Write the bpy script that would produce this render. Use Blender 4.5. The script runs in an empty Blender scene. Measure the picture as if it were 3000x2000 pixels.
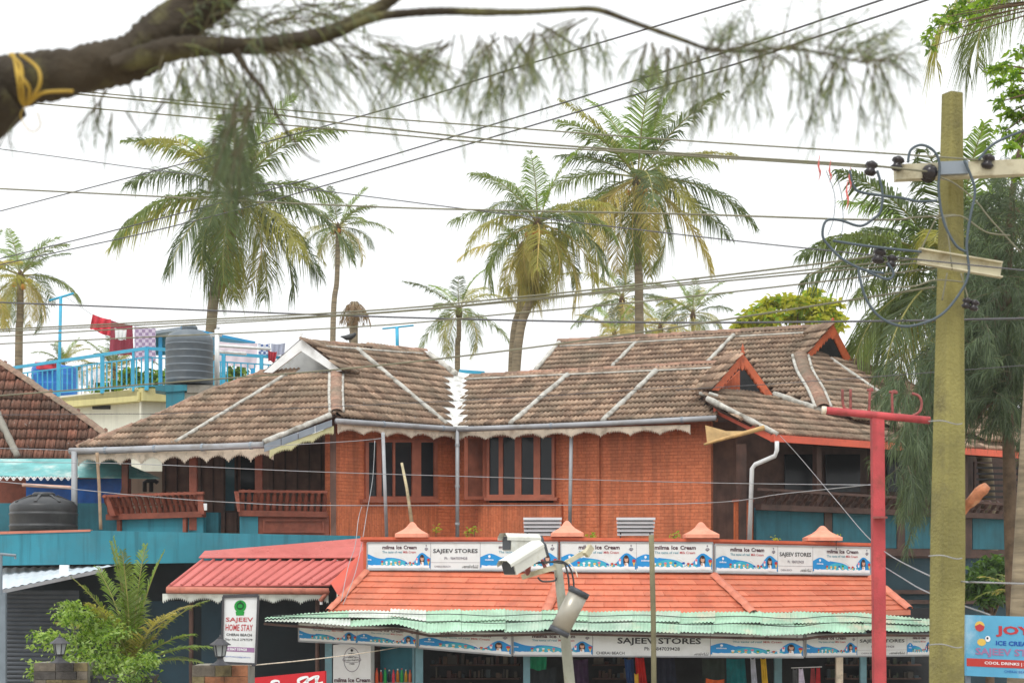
import bpy, bmesh, math, random
from mathutils import Vector, Matrix
from math import sin, cos, pi, radians, sqrt, atan2, tan
# ---------------------------------------------------------------- camera, sky, sun, exposure
F, CX, HZ, ZC = 5000.0, 1500.0, 1700.0, 4.0      # focal length in photo pixels, centre column, horizon row, eye height
sc = bpy.context.scene
cam_d = bpy.data.cameras.new("camera"); cam = bpy.data.objects.new("camera", cam_d)
sc.collection.objects.link(cam); sc.camera = cam
cam.location = (0, 0, ZC); cam.rotation_euler = (radians(90), 0, 0)
cam_d.sensor_width = 36.0; cam_d.lens = 60.0; cam_d.shift_y = 700.0/3000.0
cam_d.clip_start = 0.1; cam_d.clip_end = 3000.0
cam_d.dof.use_dof = True; cam_d.dof.focus_distance = 39.0; cam_d.dof.aperture_fstop = 5.6
world = bpy.data.worlds.new("World"); sc.world = world; world.use_nodes = True
wn = world.node_tree; wn.nodes.clear()
SUN_EL, SUN_AZ = radians(58), radians(200)
sky = wn.nodes.new('ShaderNodeTexSky'); sky.sky_type = 'NISHITA'; sky.sun_disc = False
sky.sun_elevation = SUN_EL; sky.sun_rotation = SUN_AZ; sky.dust_density = 4.0
skb = wn.nodes.new('ShaderNodeBackground'); skb.inputs[1].default_value = 0.06
wn.links.new(sky.outputs[0], skb.inputs[0])
ovc = wn.nodes.new('ShaderNodeBackground'); ovc.inputs[0].default_value = (0.985, 1.0, 1.0, 1); ovc.inputs[1].default_value = 1.1
wmx = wn.nodes.new('ShaderNodeMixShader'); wmx.inputs[0].default_value = 0.85      # thick even cloud over the sky
wo = wn.nodes.new('ShaderNodeOutputWorld')
wn.links.new(skb.outputs[0], wmx.inputs[1]); wn.links.new(ovc.outputs[0], wmx.inputs[2]); wn.links.new(wmx.outputs[0], wo.inputs[0])
sun_d = bpy.data.lights.new("sun", 'SUN'); sun_d.energy = 1.5; sun_d.angle = radians(25); sun_d.color = (1.0, 0.98, 0.95)
sun = bpy.data.objects.new("sun", sun_d); sc.collection.objects.link(sun)
sdir = Vector((sin(SUN_AZ)*cos(SUN_EL), cos(SUN_AZ)*cos(SUN_EL), sin(SUN_EL)))   # towards the sun: behind the camera, a little left
sun.rotation_euler = sdir.to_track_quat('Z', 'Y').to_euler()
sc.view_settings.view_transform = 'Standard'; sc.view_settings.look = 'None'
sc.view_settings.gamma = 1.0; sc.view_settings.use_curve_mapping = False; sc.view_settings.exposure = 0.36
sc.cycles.max_bounces = 6; sc.cycles.transparent_max_bounces = 8; sc.cycles.use_denoising = True
COL = sc.collection
# ---------------------------------------------------------------- helpers
def P(px, py, Y): return Vector(((px-CX)*Y/F, Y, ZC+(HZ-py)*Y/F))
def lin(c):
    return tuple((x/255/12.92 if x/255 <= .04045 else ((x/255+.055)/1.055)**2.4) for x in c)
def V(*a): return Vector(a)
class MB:
    def __init__(s): s.v=[]; s.f=[]; s.m=[]; s.mats=[]; s.tint=[]; s.ct=None
    def mi(s, mat):
        if mat not in s.mats: s.mats.append(mat)
        return s.mats.index(mat)
    def add(s, vs, fs, mat):
        o=len(s.v); k=s.mi(mat)
        s.v.extend([tuple(p) for p in vs])
        for f in fs:
            s.f.append([i+o for i in f]); s.m.append(k); s.tint.append(s.ct)
        return s
    def quad(s, a,b,c,d, mat): return s.add([a,b,c,d],[(0,1,2,3)],mat)
    def poly(s, pts, mat): return s.add(pts,[tuple(range(len(pts)))],mat)
    def prism(s, pts, off, mat):
        n=len(pts); off=Vector(off)
        q=[Vector(p) for p in pts]; q2=[p+off for p in q]
        fs=[tuple(range(n)), tuple(range(2*n-1,n-1,-1))]
        fs+=[(i,n+i,n+(i+1)%n,(i+1)%n) for i in range(n)]
        return s.add(q+q2, fs, mat)
    def box(s, c, dx, dy, dz, mat, R=None):
        c=Vector(c); vs=[]
        for z in (-1,1):
            for y in (-1,1):
                for x in (-1,1):
                    p=Vector((x*dx/2,y*dy/2,z*dz/2))
                    vs.append(c+(R@p if R else p))
        return s.add(vs,[(0,2,3,1),(4,5,7,6),(0,1,5,4),(2,6,7,3),(0,4,6,2),(1,3,7,5)],mat)
    def bar(s, a, b, w, h, mat, up=(0,0,1)):
        a=Vector(a); b=Vector(b); t=(b-a).normalized(); up=Vector(up)
        if abs(t.dot(up))>.98: up=Vector((0,1,0))
        x=t.cross(up).normalized()*w/2; y=x.cross(t).normalized()*h/2
        vs=[a-x-y,a+x-y,a+x+y,a-x+y,b-x-y,b+x-y,b+x+y,b-x+y]
        return s.add(vs,[(0,3,2,1),(4,5,6,7),(0,1,5,4),(1,2,6,5),(2,3,7,6),(3,0,4,7)],mat)
    def tube(s, pts, r, n, mat, caps=True):
        pts=[Vector(p) for p in pts]; k=len(pts)
        rs=r if isinstance(r,(list,tuple)) else [r]*k
        vs=[]; fs=[]; ref=None
        for i,p in enumerate(pts):
            t=(pts[min(i+1,k-1)]-pts[max(i-1,0)])
            t=t.normalized() if t.length>1e-9 else Vector((0,0,1))
            if ref is None:
                ref=t.orthogonal().normalized()
            ref=(ref-t*ref.dot(t)); ref=ref.normalized() if ref.length>1e-6 else t.orthogonal().normalized()
            b=t.cross(ref)
            for j in range(n):
                a=2*pi*j/n; vs.append(p+(ref*cos(a)+b*sin(a))*rs[i])
        for i in range(k-1):
            for j in range(n):
                fs.append((i*n+j,i*n+(j+1)%n,(i+1)*n+(j+1)%n,(i+1)*n+j))
        if caps:
            fs.append(tuple(range(n-1,-1,-1))); fs.append(tuple(range((k-1)*n,k*n)))
        return s.add(vs,fs,mat)
    def lathe(s, c, prof, n, mat, cap=True):
        c=Vector(c); vs=[]; fs=[]; k=len(prof)
        for r,z in prof:
            for j in range(n):
                a=2*pi*j/n; vs.append(c+Vector((r*cos(a),r*sin(a),z)))
        for i in range(k-1):
            for j in range(n):
                fs.append((i*n+j,i*n+(j+1)%n,(i+1)*n+(j+1)%n,(i+1)*n+j))
        if cap: fs.append(tuple(range(n-1,-1,-1))); fs.append(tuple(range((k-1)*n,k*n)))
        return s.add(vs,fs,mat)
    def mesh(s, name, smooth=False):
        me=bpy.data.meshes.new(name); me.from_pydata(s.v,[],s.f)
        for m in s.mats: me.materials.append(m)
        if len(s.mats)>1: me.polygons.foreach_set('material_index',s.m)
        if smooth: me.polygons.foreach_set('use_smooth',[True]*len(s.f))
        if any(t is not None for t in s.tint):
            at=me.attributes.new('tint','FLOAT','FACE')
            at.data.foreach_set('value',[0.5 if t is None else t for t in s.tint])
        me.update(); return me
    def build(s, name, parent=None, smooth=False, **kw):
        return link(name, s.mesh(name,smooth), parent, **kw)
WM={}
def link(name, data, parent=None, M=None, **kw):
    o=bpy.data.objects.new(name,data); COL.objects.link(o)
    M=M or Matrix.Identity(4)
    if parent is not None:
        o.parent=parent; o.matrix_parent_inverse=WM[parent.name].inverted()
    o.matrix_basis=M; WM[o.name]=M.copy()
    for k,v in kw.items(): o[k]=v
    return o
def thing(name, loc, label, cat, group=None):
    o=bpy.data.objects.new(name,None); COL.objects.link(o); o.location=loc; o.empty_display_size=.2
    WM[o.name]=Matrix.Translation(Vector(loc)); o['label']=label; o['category']=cat
    if group: o['group']=group
    return o
def tag(o, label, cat, group=None):
    o['label']=label; o['category']=cat
    if group: o['group']=group
    return o
def structure(o): o['kind']='structure'; return o
# vertical plane through two (pixel column, depth) points
class VP:
    def __init__(s, xa, Ya, xb, Yb):
        s.A=P(xa,HZ,Ya); s.B=P(xb,HZ,Yb); d=(s.B-s.A).normalized(); s.d=d
        s.n=Vector((d.y,-d.x,0))
        if s.n.y>0: s.n=-s.n
    def Y(s, px, off=0):
        k=(px-CX)/F; A=s.A+s.n*off
        return s.n.dot(A)/(s.n.x*k+s.n.y)
    def at(s, px, py, off=0): return P(px,py,s.Y(px,off))
    def slab(s, mb, pts, thick, mat, off=0):
        q=[s.at(x,y,off) for x,y in pts]
        return mb.prism(q, -s.n*thick, mat)
    def rect(s, mb, x0,y0,x1,y1, thick, mat, off=0):
        return s.slab(mb,[(x0,y0),(x1,y0),(x1,y1),(x0,y1)],thick,mat,off)
    def frame(s, mb, x0,y0,x1,y1, w, thick, mat, off=0):   # w in pixels
        s.rect(mb,x0,y0,x1,y0+w,thick,mat,off); s.rect(mb,x0,y1-w,x1,y1,thick,mat,off)
        s.rect(mb,x0,y0+w,x0+w,y1-w,thick,mat,off); s.rect(mb,x1-w,y0+w,x1,y1-w,thick,mat,off)
# ---------------------------------------------------------------- materials
def nodes(name):
    m=bpy.data.materials.new(name); m.use_nodes=True; t=m.node_tree; t.nodes.clear()
    out=t.nodes.new('ShaderNodeOutputMaterial'); return m,t,out
def N(t,typ,**kw):
    n=t.nodes.new(typ)
    for k,v in kw.items():
        if k.startswith('i'): n.inputs[int(k[1:])].default_value=v
        else: setattr(n,k,v)
    return n
def mixc(t, fac, a, b, mode='MIX'):
    n=t.nodes.new('ShaderNodeMix'); n.data_type='RGBA'; n.blend_type=mode
    for sock,val in ((n.inputs[0],fac),(n.inputs[6],a),(n.inputs[7],b)):
        if hasattr(val,'links'): t.links.new(val,sock)
        elif isinstance(val,(int,float)): sock.default_value=val
        else: sock.default_value=tuple(val)+((1,) if len(val)==3 else ())
    return n.outputs[2]
def ramp(t, src, p0, p1, c0=(0,0,0,1), c1=(1,1,1,1)):
    r=t.nodes.new('ShaderNodeValToRGB'); r.color_ramp.elements[0].position=p0; r.color_ramp.elements[1].position=p1
    r.color_ramp.elements[0].color=c0; r.color_ramp.elements[1].color=c1
    t.links.new(src,r.inputs[0]); return r.outputs[0]
def noise(t, scale, detail=4, vec=None, rough=.55):
    n=N(t,'ShaderNodeTexNoise'); n.inputs['Scale'].default_value=scale; n.inputs['Detail'].default_value=detail; n.inputs['Roughness'].default_value=rough
    if vec is None:
        g=N(t,'ShaderNodeNewGeometry'); vec=g.outputs['Position']
    t.links.new(vec,n.inputs['Vector']); return n.outputs[0]
def smap(t, scale, vec=None):
    if vec is None: vec=N(t,'ShaderNodeNewGeometry').outputs['Position']
    m=N(t,'ShaderNodeMapping'); m.inputs['Scale'].default_value=scale; t.links.new(vec,m.inputs[0]); return m.outputs[0]
def M(name, col, rough=.7, var=.18, vs=2.5, bump=.0, bs=40, metal=0., dirt=None, streak=0., spec=.4, coat=0.):
    m,t,out=nodes(name); b=N(t,'ShaderNodeBsdfPrincipled'); t.links.new(b.outputs[0],out.inputs[0])
    c=tuple(col)
    dark=tuple(x*(1-var*1.6) for x in c); lite=tuple(min(1,x*(1+var)) for x in c)
    n1=noise(t,vs,6); cc=mixc(t,ramp(t,n1,.3,.7),dark,lite)
    if streak>0:
        n2=noise(t,1.0,5,smap(t,(7,7,.5))); cc=mixc(t,ramp(t,n2,.48,.75,(0,0,0,1),(streak,)*3+(1,)),cc,tuple(x*.35 for x in c))
    if dirt:
        dc,da,ds=dirt; n3=noise(t,ds,7,rough=.65); cc=mixc(t,ramp(t,n3,.5,.68,(0,0,0,1),(da,)*3+(1,)),cc,dc)
    t.links.new(cc,b.inputs['Base Color'])
    rr=N(t,'ShaderNodeMapRange',i3=max(.02,rough-.12),i4=min(1,rough+.12)); t.links.new(n1,rr.inputs[0]); t.links.new(rr.outputs[0],b.inputs['Roughness'])
    b.inputs['Metallic'].default_value=metal; b.inputs['Specular IOR Level'].default_value=spec
    if coat: b.inputs['Coat Weight'].default_value=coat
    if bump>0:
        bp=N(t,'ShaderNodeBump'); bp.inputs['Strength'].default_value=bump; bp.inputs['Distance'].default_value=.02
        t.links.new(noise(t,bs,5),bp.inputs['Height']); t.links.new(bp.outputs[0],b.inputs['Normal'])
    return m
def leafmat(name, col, trans=.35, var=.35, vs=1.2, rough=.5, tcol=None):
    m,t,out=nodes(name); b=N(t,'ShaderNodeBsdfPrincipled'); tr=N(t,'ShaderNodeBsdfTranslucent'); mx=N(t,'ShaderNodeMixShader'); mx.inputs[0].default_value=trans
    c=tuple(col); n1=noise(t,vs,5)
    cc=mixc(t,ramp(t,n1,.3,.7),tuple(x*(1-var) for x in c),tuple(x*(1+var) for x in c))
    t.links.new(cc,b.inputs['Base Color']); b.inputs['Roughness'].default_value=rough; b.inputs['Specular IOR Level'].default_value=.35
    c2=mixc(t,1.0,cc,tcol or (1.5,1.5,.7),'MULTIPLY'); t.links.new(c2,tr.inputs[0])
    t.links.new(b.outputs[0],mx.inputs[1]); t.links.new(tr.outputs[0],mx.inputs[2]); t.links.new(mx.outputs[0],out.inputs[0])
    return m
def tilemat(name, base, moss, hi, mossamt=.6, white=.0):
    # fired clay tile: every piece has its own tone (face attribute 'tint'), soot and lichen grow over it
    m,t,out=nodes(name); b=N(t,'ShaderNodeBsdfPrincipled'); t.links.new(b.outputs[0],out.inputs[0])
    a=N(t,'ShaderNodeAttribute'); a.attribute_name='tint'
    cc=mixc(t,a.outputs['Fac'],tuple(x*.8 for x in base),hi)
    n0=noise(t,.55,6,rough=.7); cc=mixc(t,ramp(t,n0,.5,.72,(0,0,0,1),(.45,)*3+(1,)),cc,tuple(x*.42 for x in moss)); n1=noise(t,1.1,7,rough=.65); cc=mixc(t,ramp(t,n1,.36,.66,(0,0,0,1),(mossamt,)*3+(1,)),cc,moss)
    n2=noise(t,11,5,rough=.7); cc=mixc(t,ramp(t,n2,.42,.68,(0,0,0,1),(.55,)*3+(1,)),cc,tuple(x*.3 for x in base))
    if white>0:
        n3=noise(t,5.5,6,rough=.7); cc=mixc(t,ramp(t,n3,.63,.70,(0,0,0,1),(white,)*3+(1,)),cc,(.55,.54,.5))
    t.links.new(cc,b.inputs['Base Color']); b.inputs['Roughness'].default_value=.85; b.inputs['Specular IOR Level'].default_value=.25
    bp=N(t,'ShaderNodeBump'); bp.inputs['Strength'].default_value=.35; bp.inputs['Distance'].default_value=.01
    t.links.new(noise(t,60,4),bp.inputs['Height']); t.links.new(bp.outputs[0],b.inputs['Normal'])
    return m
def brickmat(name, d, c1, c2, mortar, bw=.2, bh=.065, soldier=False):
    # small facing bricks laid along horizontal direction d
    m,t,out=nodes(name); b=N(t,'ShaderNodeBsdfPrincipled'); t.links.new(b.outputs[0],out.inputs[0])
    g=N(t,'ShaderNodeNewGeometry'); dp=N(t,'ShaderNodeVectorMath',operation='DOT_PRODUCT'); t.links.new(g.outputs['Position'],dp.inputs[0]); dp.inputs[1].default_value=d
    sp=N(t,'ShaderNodeSeparateXYZ'); t.links.new(g.outputs['Position'],sp.inputs[0])
    cb=N(t,'ShaderNodeCombineXYZ')
    if soldier: t.links.new(sp.outputs[2],cb.inputs[0]); t.links.new(dp.outputs['Value'],cb.inputs[1])
    else: t.links.new(dp.outputs['Value'],cb.inputs[0]); t.links.new(sp.outputs[2],cb.inputs[1])
    br=N(t,'ShaderNodeTexBrick'); br.inputs['Scale'].default_value=1; br.inputs['Brick Width'].default_value=bw; br.inputs['Row Height'].default_value=bh; br.inputs['Mortar Size'].default_value=.007; br.inputs['Mortar Smooth'].default_value=.3
    br.inputs['Color1'].default_value=tuple(c1)+(1,); br.inputs['Color2'].default_value=tuple(c2)+(1,); br.inputs['Mortar'].default_value=tuple(mortar)+(1,)
    t.links.new(cb.outputs[0],br.inputs['Vector'])
    cc=mixc(t,ramp(t,noise(t,.9,6),.4,.7,(0,0,0,1),(.5,)*3+(1,)),br.outputs[0],tuple(x*.55 for x in c1))
    cc=mixc(t,ramp(t,noise(t,14,4),.45,.7,(0,0,0,1),(.35,)*3+(1,)),cc,tuple(min(1,x*1.35+.02) for x in c1))
    cc=mixc(t,ramp(t,noise(t,1.,5,smap(t,(5,5,.4))),.46,.72,(0,0,0,1),(.62,)*3+(1,)),cc,tuple(x*.3 for x in c1))
    t.links.new(cc,b.inputs['Base Color']); b.inputs['Roughness'].default_value=.6
    bp=N(t,'ShaderNodeBump'); bp.inputs['Strength'].default_value=.8; bp.inputs['Distance'].default_value=.012; bp.invert=True
    t.links.new(br.outputs['Fac'],bp.inputs['Height']); t.links.new(bp.outputs[0],b.inputs['Normal'])
    return m
# ---------------------------------------------------------------- text as flat print
_tc={}
def textmesh(s, bold=0.0):
    k=(s,bold)
    if k in _tc: return _tc[k]
    cu=bpy.data.curves.new('lettering_curve','FONT'); cu.body=s; cu.fill_mode='FRONT'; cu.offset=bold; cu.resolution_u=2
    ob=bpy.data.objects.new('lettering_curve',cu); COL.objects.link(ob)
    dg=bpy.context.evaluated_depsgraph_get(); me=bpy.data.meshes.new_from_object(ob.evaluated_get(dg))
    vs=[(v.co.x,v.co.y) for v in me.vertices]; fs=[tuple(p.vertices) for p in me.polygons]
    bpy.data.objects.remove(ob); bpy.data.curves.remove(cu); bpy.data.meshes.remove(me)
    x0=min(v[0] for v in vs); x1=max(v[0] for v in vs); y0=min(v[1] for v in vs); y1=max(v[1] for v in vs)
    vs=[((x-x0)/(x1-x0),(y-y0)/(y1-y0)) for x,y in vs]; _tc[k]=(vs,fs); return vs,fs
class Board:
    """flat printed face given by four photo corners on a vertical plane"""
    def __init__(s, vp, TL, TR, BR, BL, off=0):
        s.vp=vp; s.c=[vp.at(*p,off) for p in (TL,TR,BR,BL)]; s.n=vp.n
    def at(s, u, v, lift=0):     # v up
        TL,TR,BR,BL=s.c; return (BL*(1-u)+BR*u)*(1-v)+(TL*(1-u)+TR*u)*v+s.n*lift
    def text(s, mb, txt, u0,v0,u1,v1, mat, bold=0., lift=.006):
        vs,fs=textmesh(txt,bold)
        mb.add([s.at(u0+(u1-u0)*x,v0+(v1-v0)*y,lift) for x,y in vs],fs,mat)
    def poly(s, mb, pts, mat, lift=.003): mb.poly([s.at(u,v,lift) for u,v in pts],mat)
    def strip(s, mb, top, bot, mat, lift=.003):   # lists of (u,v)
        n=len(top); vs=[s.at(u,v,lift) for u,v in top]+[s.at(u,v,lift) for u,v in bot]
        mb.add(vs,[(i,n+i,n+i+1,i+1) for i in range(n-1)],mat)
    def disc(s, mb, u,v,ru,rv, mat, lift=.004, n=12): s.poly(mb,[(u+ru*cos(2*pi*i/n),v+rv*sin(2*pi*i/n)) for i in range(n)],mat,lift)
    def box(s, mb, u0,v0,u1,v1, thick, mat, lift=0): mb.prism([s.at(u0,v1,lift),s.at(u1,v1,lift),s.at(u1,v0,lift),s.at(u0,v0,lift)],-s.n*thick,mat)
def smooth_path(pts, sub=6):
    pts=[Vector(p) for p in pts]; out=[]
    for i in range(len(pts)-1):
        p0=pts[max(i-1,0)]; p1=pts[i]; p2=pts[i+1]; p3=pts[min(i+2,len(pts)-1)]
        for k in range(sub):
            t=k/sub
            out.append(.5*((2*p1)+(p2-p0)*t+(2*p0-5*p1+4*p2-p3)*t*t+(3*p1-p0-3*p2+p3)*t**3))
    out.append(pts[-1]); return out
# ---------------------------------------------------------------- shared materials
m_tile = tilemat('clay_roof_tile', lin((152,126,108)), lin((134,127,110)), lin((202,172,148)), .55, .5)
m_tile_red = tilemat('red_clay_roof_tile', lin((134,92,76)), lin((104,94,84)), lin((166,112,92)), .6, .9)
m_cap = tilemat('ridge_clay', lin((158,122,104)), lin((128,124,108)), lin((192,150,128)), .75, .3)
m_deck = M('dark_roof_timber', lin((70,52,42)), .85, .3)
m_lime = M('weathered_lime_mortar', lin((196,194,186)), .9, .2, 5, .6, 60, dirt=(lin((112,106,94)),.85,3.4))
m_limewhite = M('white_lime_wash', lin((228,229,226)), .9, .14, 4, .4, 50, dirt=(lin((140,136,126)),.8,4.5))
m_gutter = M('grey_pvc', lin((158,160,164)), .5, .15, 1.5, dirt=(lin((120,112,100)),.6,2.2))
m_pipe = M('grey_pvc_pipe', lin((168,172,176)), .45, .12, 1.2, dirt=(lin((130,126,118)),.4,3))
m_whitepipe = M('white_pvc_pipe', lin((225,228,228)), .4, .08, 2, dirt=(lin((150,148,140)),.4,4))
m_cream = M('cream_painted_wood', lin((240,226,206)), .75, .14, 3, .2, 60, dirt=(lin((150,134,112)),.55,5))
m_orangepaint = M('orange_painted_wood', lin((206,104,66)), .6, .16, 3, .2, 40, dirt=(lin((120,62,44)),.5,5))
m_redorange = M('red_orange_gutter_paint', lin((214,98,72)), .5, .12, 2, dirt=(lin((150,70,54)),.4,4))
m_brownwood = M('brown_varnished_wood', lin((122,70,52)), .5, .25, 3, .2, 30, streak=.4)
m_terra = M('terracotta_paint', lin((140,78,60)), .6, .2, 4, .3, 50, dirt=(lin((112,52,38)),.5,7))
m_panelwood = M('dark_wall_boards', lin((130,98,86)), .6, .25, 2, .2, 20, streak=.5)
m_darkglass = M('dark_window_glass', lin((34,38,42)), .1, .2, 1, spec=.25)
m_frame = M('orange_brown_window_frame', lin((164,96,74)), .55, .15, 4, .1, 40)
m_teal = M('teal_wall_paint', lin((50,134,152)), .6, .12, .8, .15, 60, dirt=(lin((66,112,122)),.45,1.1), streak=.6)
m_tealdark = M('faded_teal_paint', lin((44,108,122)), .65, .2, 1.5, .15, 60, streak=.5)
m_bluegrey = M('blue_grey_sheet_metal', lin((140,150,160)), .45, .12, 2, metal=.1)
m_white = M('white_paint', lin((238,240,240)), .6, .06, 3, dirt=(lin((170,168,160)),.3,4))
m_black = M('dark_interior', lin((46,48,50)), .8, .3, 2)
m_dtimber = M('dark_stained_timber', lin((84,62,54)), .6, .3, 3)
m_concrete = M('weathered_concrete', lin((150,146,136)), .9, .2, 3, .5, 40, dirt=(lin((80,76,66)),.6,3))
# ---------------------------------------------------------------- ground
m_ground = M('sandy_ground', lin((168,156,138)), .95, .2, .4, .4, 8)
mb = MB(); mb.quad((-900,-300,0),(900,-300,0),(900,2200,0),(-900,2200,0), m_ground); structure(mb.build('ground'))
m_road = M('asphalt_road', lin((88,86,84)), .9, .2, .8, .4, 30)
mb = MB(); mb.quad((-400,20,.02),(400,20,.02),(400,29,.02),(-400,29,.02), m_road); structure(mb.build('road'))
# ---------------------------------------------------------------- roof facets
class Facet:
    def __init__(s, pt, n):
        s.p=Vector(pt); s.n=Vector(n).normalized()
        if s.n.z<0: s.n=-s.n
        s.u=Vector((0,0,1)).cross(s.n).normalized()
        if s.u.x<0: s.u=-s.u
        s.v=s.n.cross(s.u).normalized()
        if s.v.z<0: s.v=-s.v
        s.R=Matrix((s.u,s.v,s.u.cross(s.v))).transposed()
    @classmethod
    def three(c,a,b,d): return c(a,(Vector(b)-Vector(a)).cross(Vector(d)-Vector(a)))
    @classmethod
    def pitch(c,a,b,deg):         # eave line a-b and roof pitch, facing the camera
        d=(Vector(b)-Vector(a)); d.z=0; d.normalize(); h=Vector((d.y,-d.x,0))
        if h.y>0: h=-h
        return c(a,(h.x*sin(radians(deg)),h.y*sin(radians(deg)),cos(radians(deg))))
    def ray(s,px,py,lift=0):
        d=Vector(((px-CX)/F,1,(HZ-py)/F)); o=Vector((0,0,ZC)); return o+d*(s.n.dot(s.p+s.n*lift-o)/s.n.dot(d))
    def uv(s,q): w=q-s.p; return w.dot(s.u),w.dot(s.v)
    def xyz(s,u,v,lift=0): return s.p+s.u*u+s.v*v+s.n*lift
def inside(x,y,poly):
    c=False; n=len(poly)
    for i in range(n):
        x1,y1=poly[i]; x2,y2=poly[i-1]
        if (y1>y)!=(y2>y) and x<(x2-x1)*(y-y1)/(y2-y1)+x1: c=not c
    return c
TW,TE,TL_=.235,.36,.46
def tile_mesh(name, tint, mat, w=TW, L=TL_):
    mb=MB(); mb.ct=tint; n=13; top=[];bot=[]
    for i in range(n):
        t=i/(n-1); x=(t-.5)*(w+.012); h=.05*((1-cos(4*pi*t))/2)**1.1+(.012 if t>.93 else 0)
        top.append((x,h))
    vs=[(x,-.03,h+.062) for x,h in top]+[(x,L-.03,h+.002) for x,h in top]+[(x,.02,h*.6-.012) for x,h in top]
    fs=[(i,i+1,n+i+1,n+i) for i in range(n-1)]+[(2*n+i,2*n+i+1,i+1,i) for i in range(n-1)]
    mb.add(vs,fs,mat); return mb
def tile_list(fc, poly_px, seed, w=TW, e=TE):
    rnd=random.Random(seed); pl=[fc.uv(fc.ray(*p)) for p in poly_px]
    us=[p[0] for p in pl]; vs=[p[1] for p in pl]; out=[]; v0=min(vs)
    j=0
    while v0+j*e<max(vs):
        u=min(us)-w+rnd.uniform(-.01,.01)
        while u<max(us)+w:
            if inside(u,v0+(j+.5)*e,pl):
                o=fc.xyz(u,v0+j*e+rnd.uniform(-.012,.012),rnd.uniform(0,.006))
                R=fc.R.to_4x4(); R=R@Matrix.Rotation(rnd.uniform(-.02,.02),4,'Z')@Matrix.Rotation(rnd.uniform(-.012,.012),4,'X')
                out.append((o.y,Matrix.Translation(o)@R,rnd.random()**1.3))
            u+=w
        j+=1
    return out
def lay_tiles(parent, tiles, mat, limit=300, seed=1, name='roof_tile'):
    tiles=sorted(tiles,key=lambda t:t[0]); NV=14
    base=[tile_mesh(name,(i+.5)/NV,mat) for i in range(NV)]; data=[b.mesh(name,True) for b in base]
    for d in data: pass
    for k,(y,Mx,t) in enumerate(tiles[:limit]):
        link(name,data[min(NV-1,int(t*NV))],parent,Mx)
    rest=tiles[limit:]
    if rest:
        mb=MB(); pv=[Vector(v) for v in base[0].v]
        for y,Mx,t in rest:
            mb.ct=t; mb.add([Mx@v for v in pv],base[0].f,mat)
        mb.build(name+'s_beyond' if False else 'far_roof_tiles',parent,True,kind='stuff')
def deck(parent, fc, poly, mat=None, drop=.015, thick=.06):
    mb=MB(); mb.prism([fc.ray(*p,-drop) for p in poly],-fc.n*thick,mat or m_deck); return mb.build('roof_deck',parent)
_cap={}
def cap_line(parent, pts, r=.12, L=.36, mat=None, seed=0, name='ridge_tile'):
    mat=mat or m_cap; rnd=random.Random(seed)
    for i in range(len(pts)-1):
        a=Vector(pts[i]); b=Vector(pts[i+1]); n=max(1,int(round((b-a).length/L))); t=(b-a)/n; tn=t.normalized()
        up=Vector((0,0,1)); x=tn.cross(up).normalized(); z=x.cross(tn).normalized(); R=Matrix((x,tn,z)).transposed().to_4x4()
        for k in range(n):
            key=(name,round(t.length,2),round(r,2),mat.name,rnd.randrange(5))
            if key not in _cap:
                mb=MB(); mb.ct=key[4]/5+.1; m=7; vs=[]; LL=t.length*1.06
                for yy,rr in ((0,r*1.08),(LL,r*.92)):
                    for j in range(m):
                        an=pi*j/(m-1); vs.append((rr*cos(an)*1.15,yy,rr*sin(an)*.8-.02))
                for j in range(m):
                    an=pi*j/(m-1); vs.append((r*.9*cos(an)*1.15,0,r*.9*sin(an)*.8-.03))
                fs=[(j,m+j,m+j+1,j+1) for j in range(m-1)]+[(2*m+j,j,j+1,2*m+j+1) for j in range(m-1)]
                mb.add(vs,fs,mat); _cap[key]=mb.mesh(name,True)
            link(name,_cap[key],parent,Matrix.Translation(a+t*k+Vector((0,0,rnd.uniform(-.008,.012))))@R@Matrix.Rotation(rnd.uniform(-.04,.04),4,'Z'))
def rib(parent, fc, p0, p1, r=.055, mat=None, name='mortar_band'):
    a=fc.ray(*p0,.085); b=fc.ray(*p1,.085); rnd=random.Random(int(p0[0])); n=12
    pts=[a.lerp(b,i/n)+fc.u*rnd.uniform(-.012,.012) for i in range(n+1)]
    mb=MB(); mb.tube(pts,[r*rnd.uniform(.8,1.15) for _ in pts],8,mat or m_lime); return mb.build(name,parent,True)
def gutter(parent, pts, r=.07, mat=None, sag=0.0):
    mb=MB(); g=mat or m_gutter; q=[]
    for i in range(len(pts)-1):
        a=Vector(pts[i]); b=Vector(pts[i+1]); n=8
        for k in range(n+(i==len(pts)-2)):
            t=k/n; q.append(a.lerp(b,t)-Vector((0,0,sag*sin(pi*t))))
    mb.tube(q,r,10,g); o=mb.build('gutter',parent,True)
    for i in range(3,len(q)-1,4):
        mj=MB(); d=(q[i]-q[i-1]).normalized()*.03; mj.tube([q[i]-d,q[i]+d],r*1.14,10,m_bluegrey); mj.build('gutter_joint',o)
    return o
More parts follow.
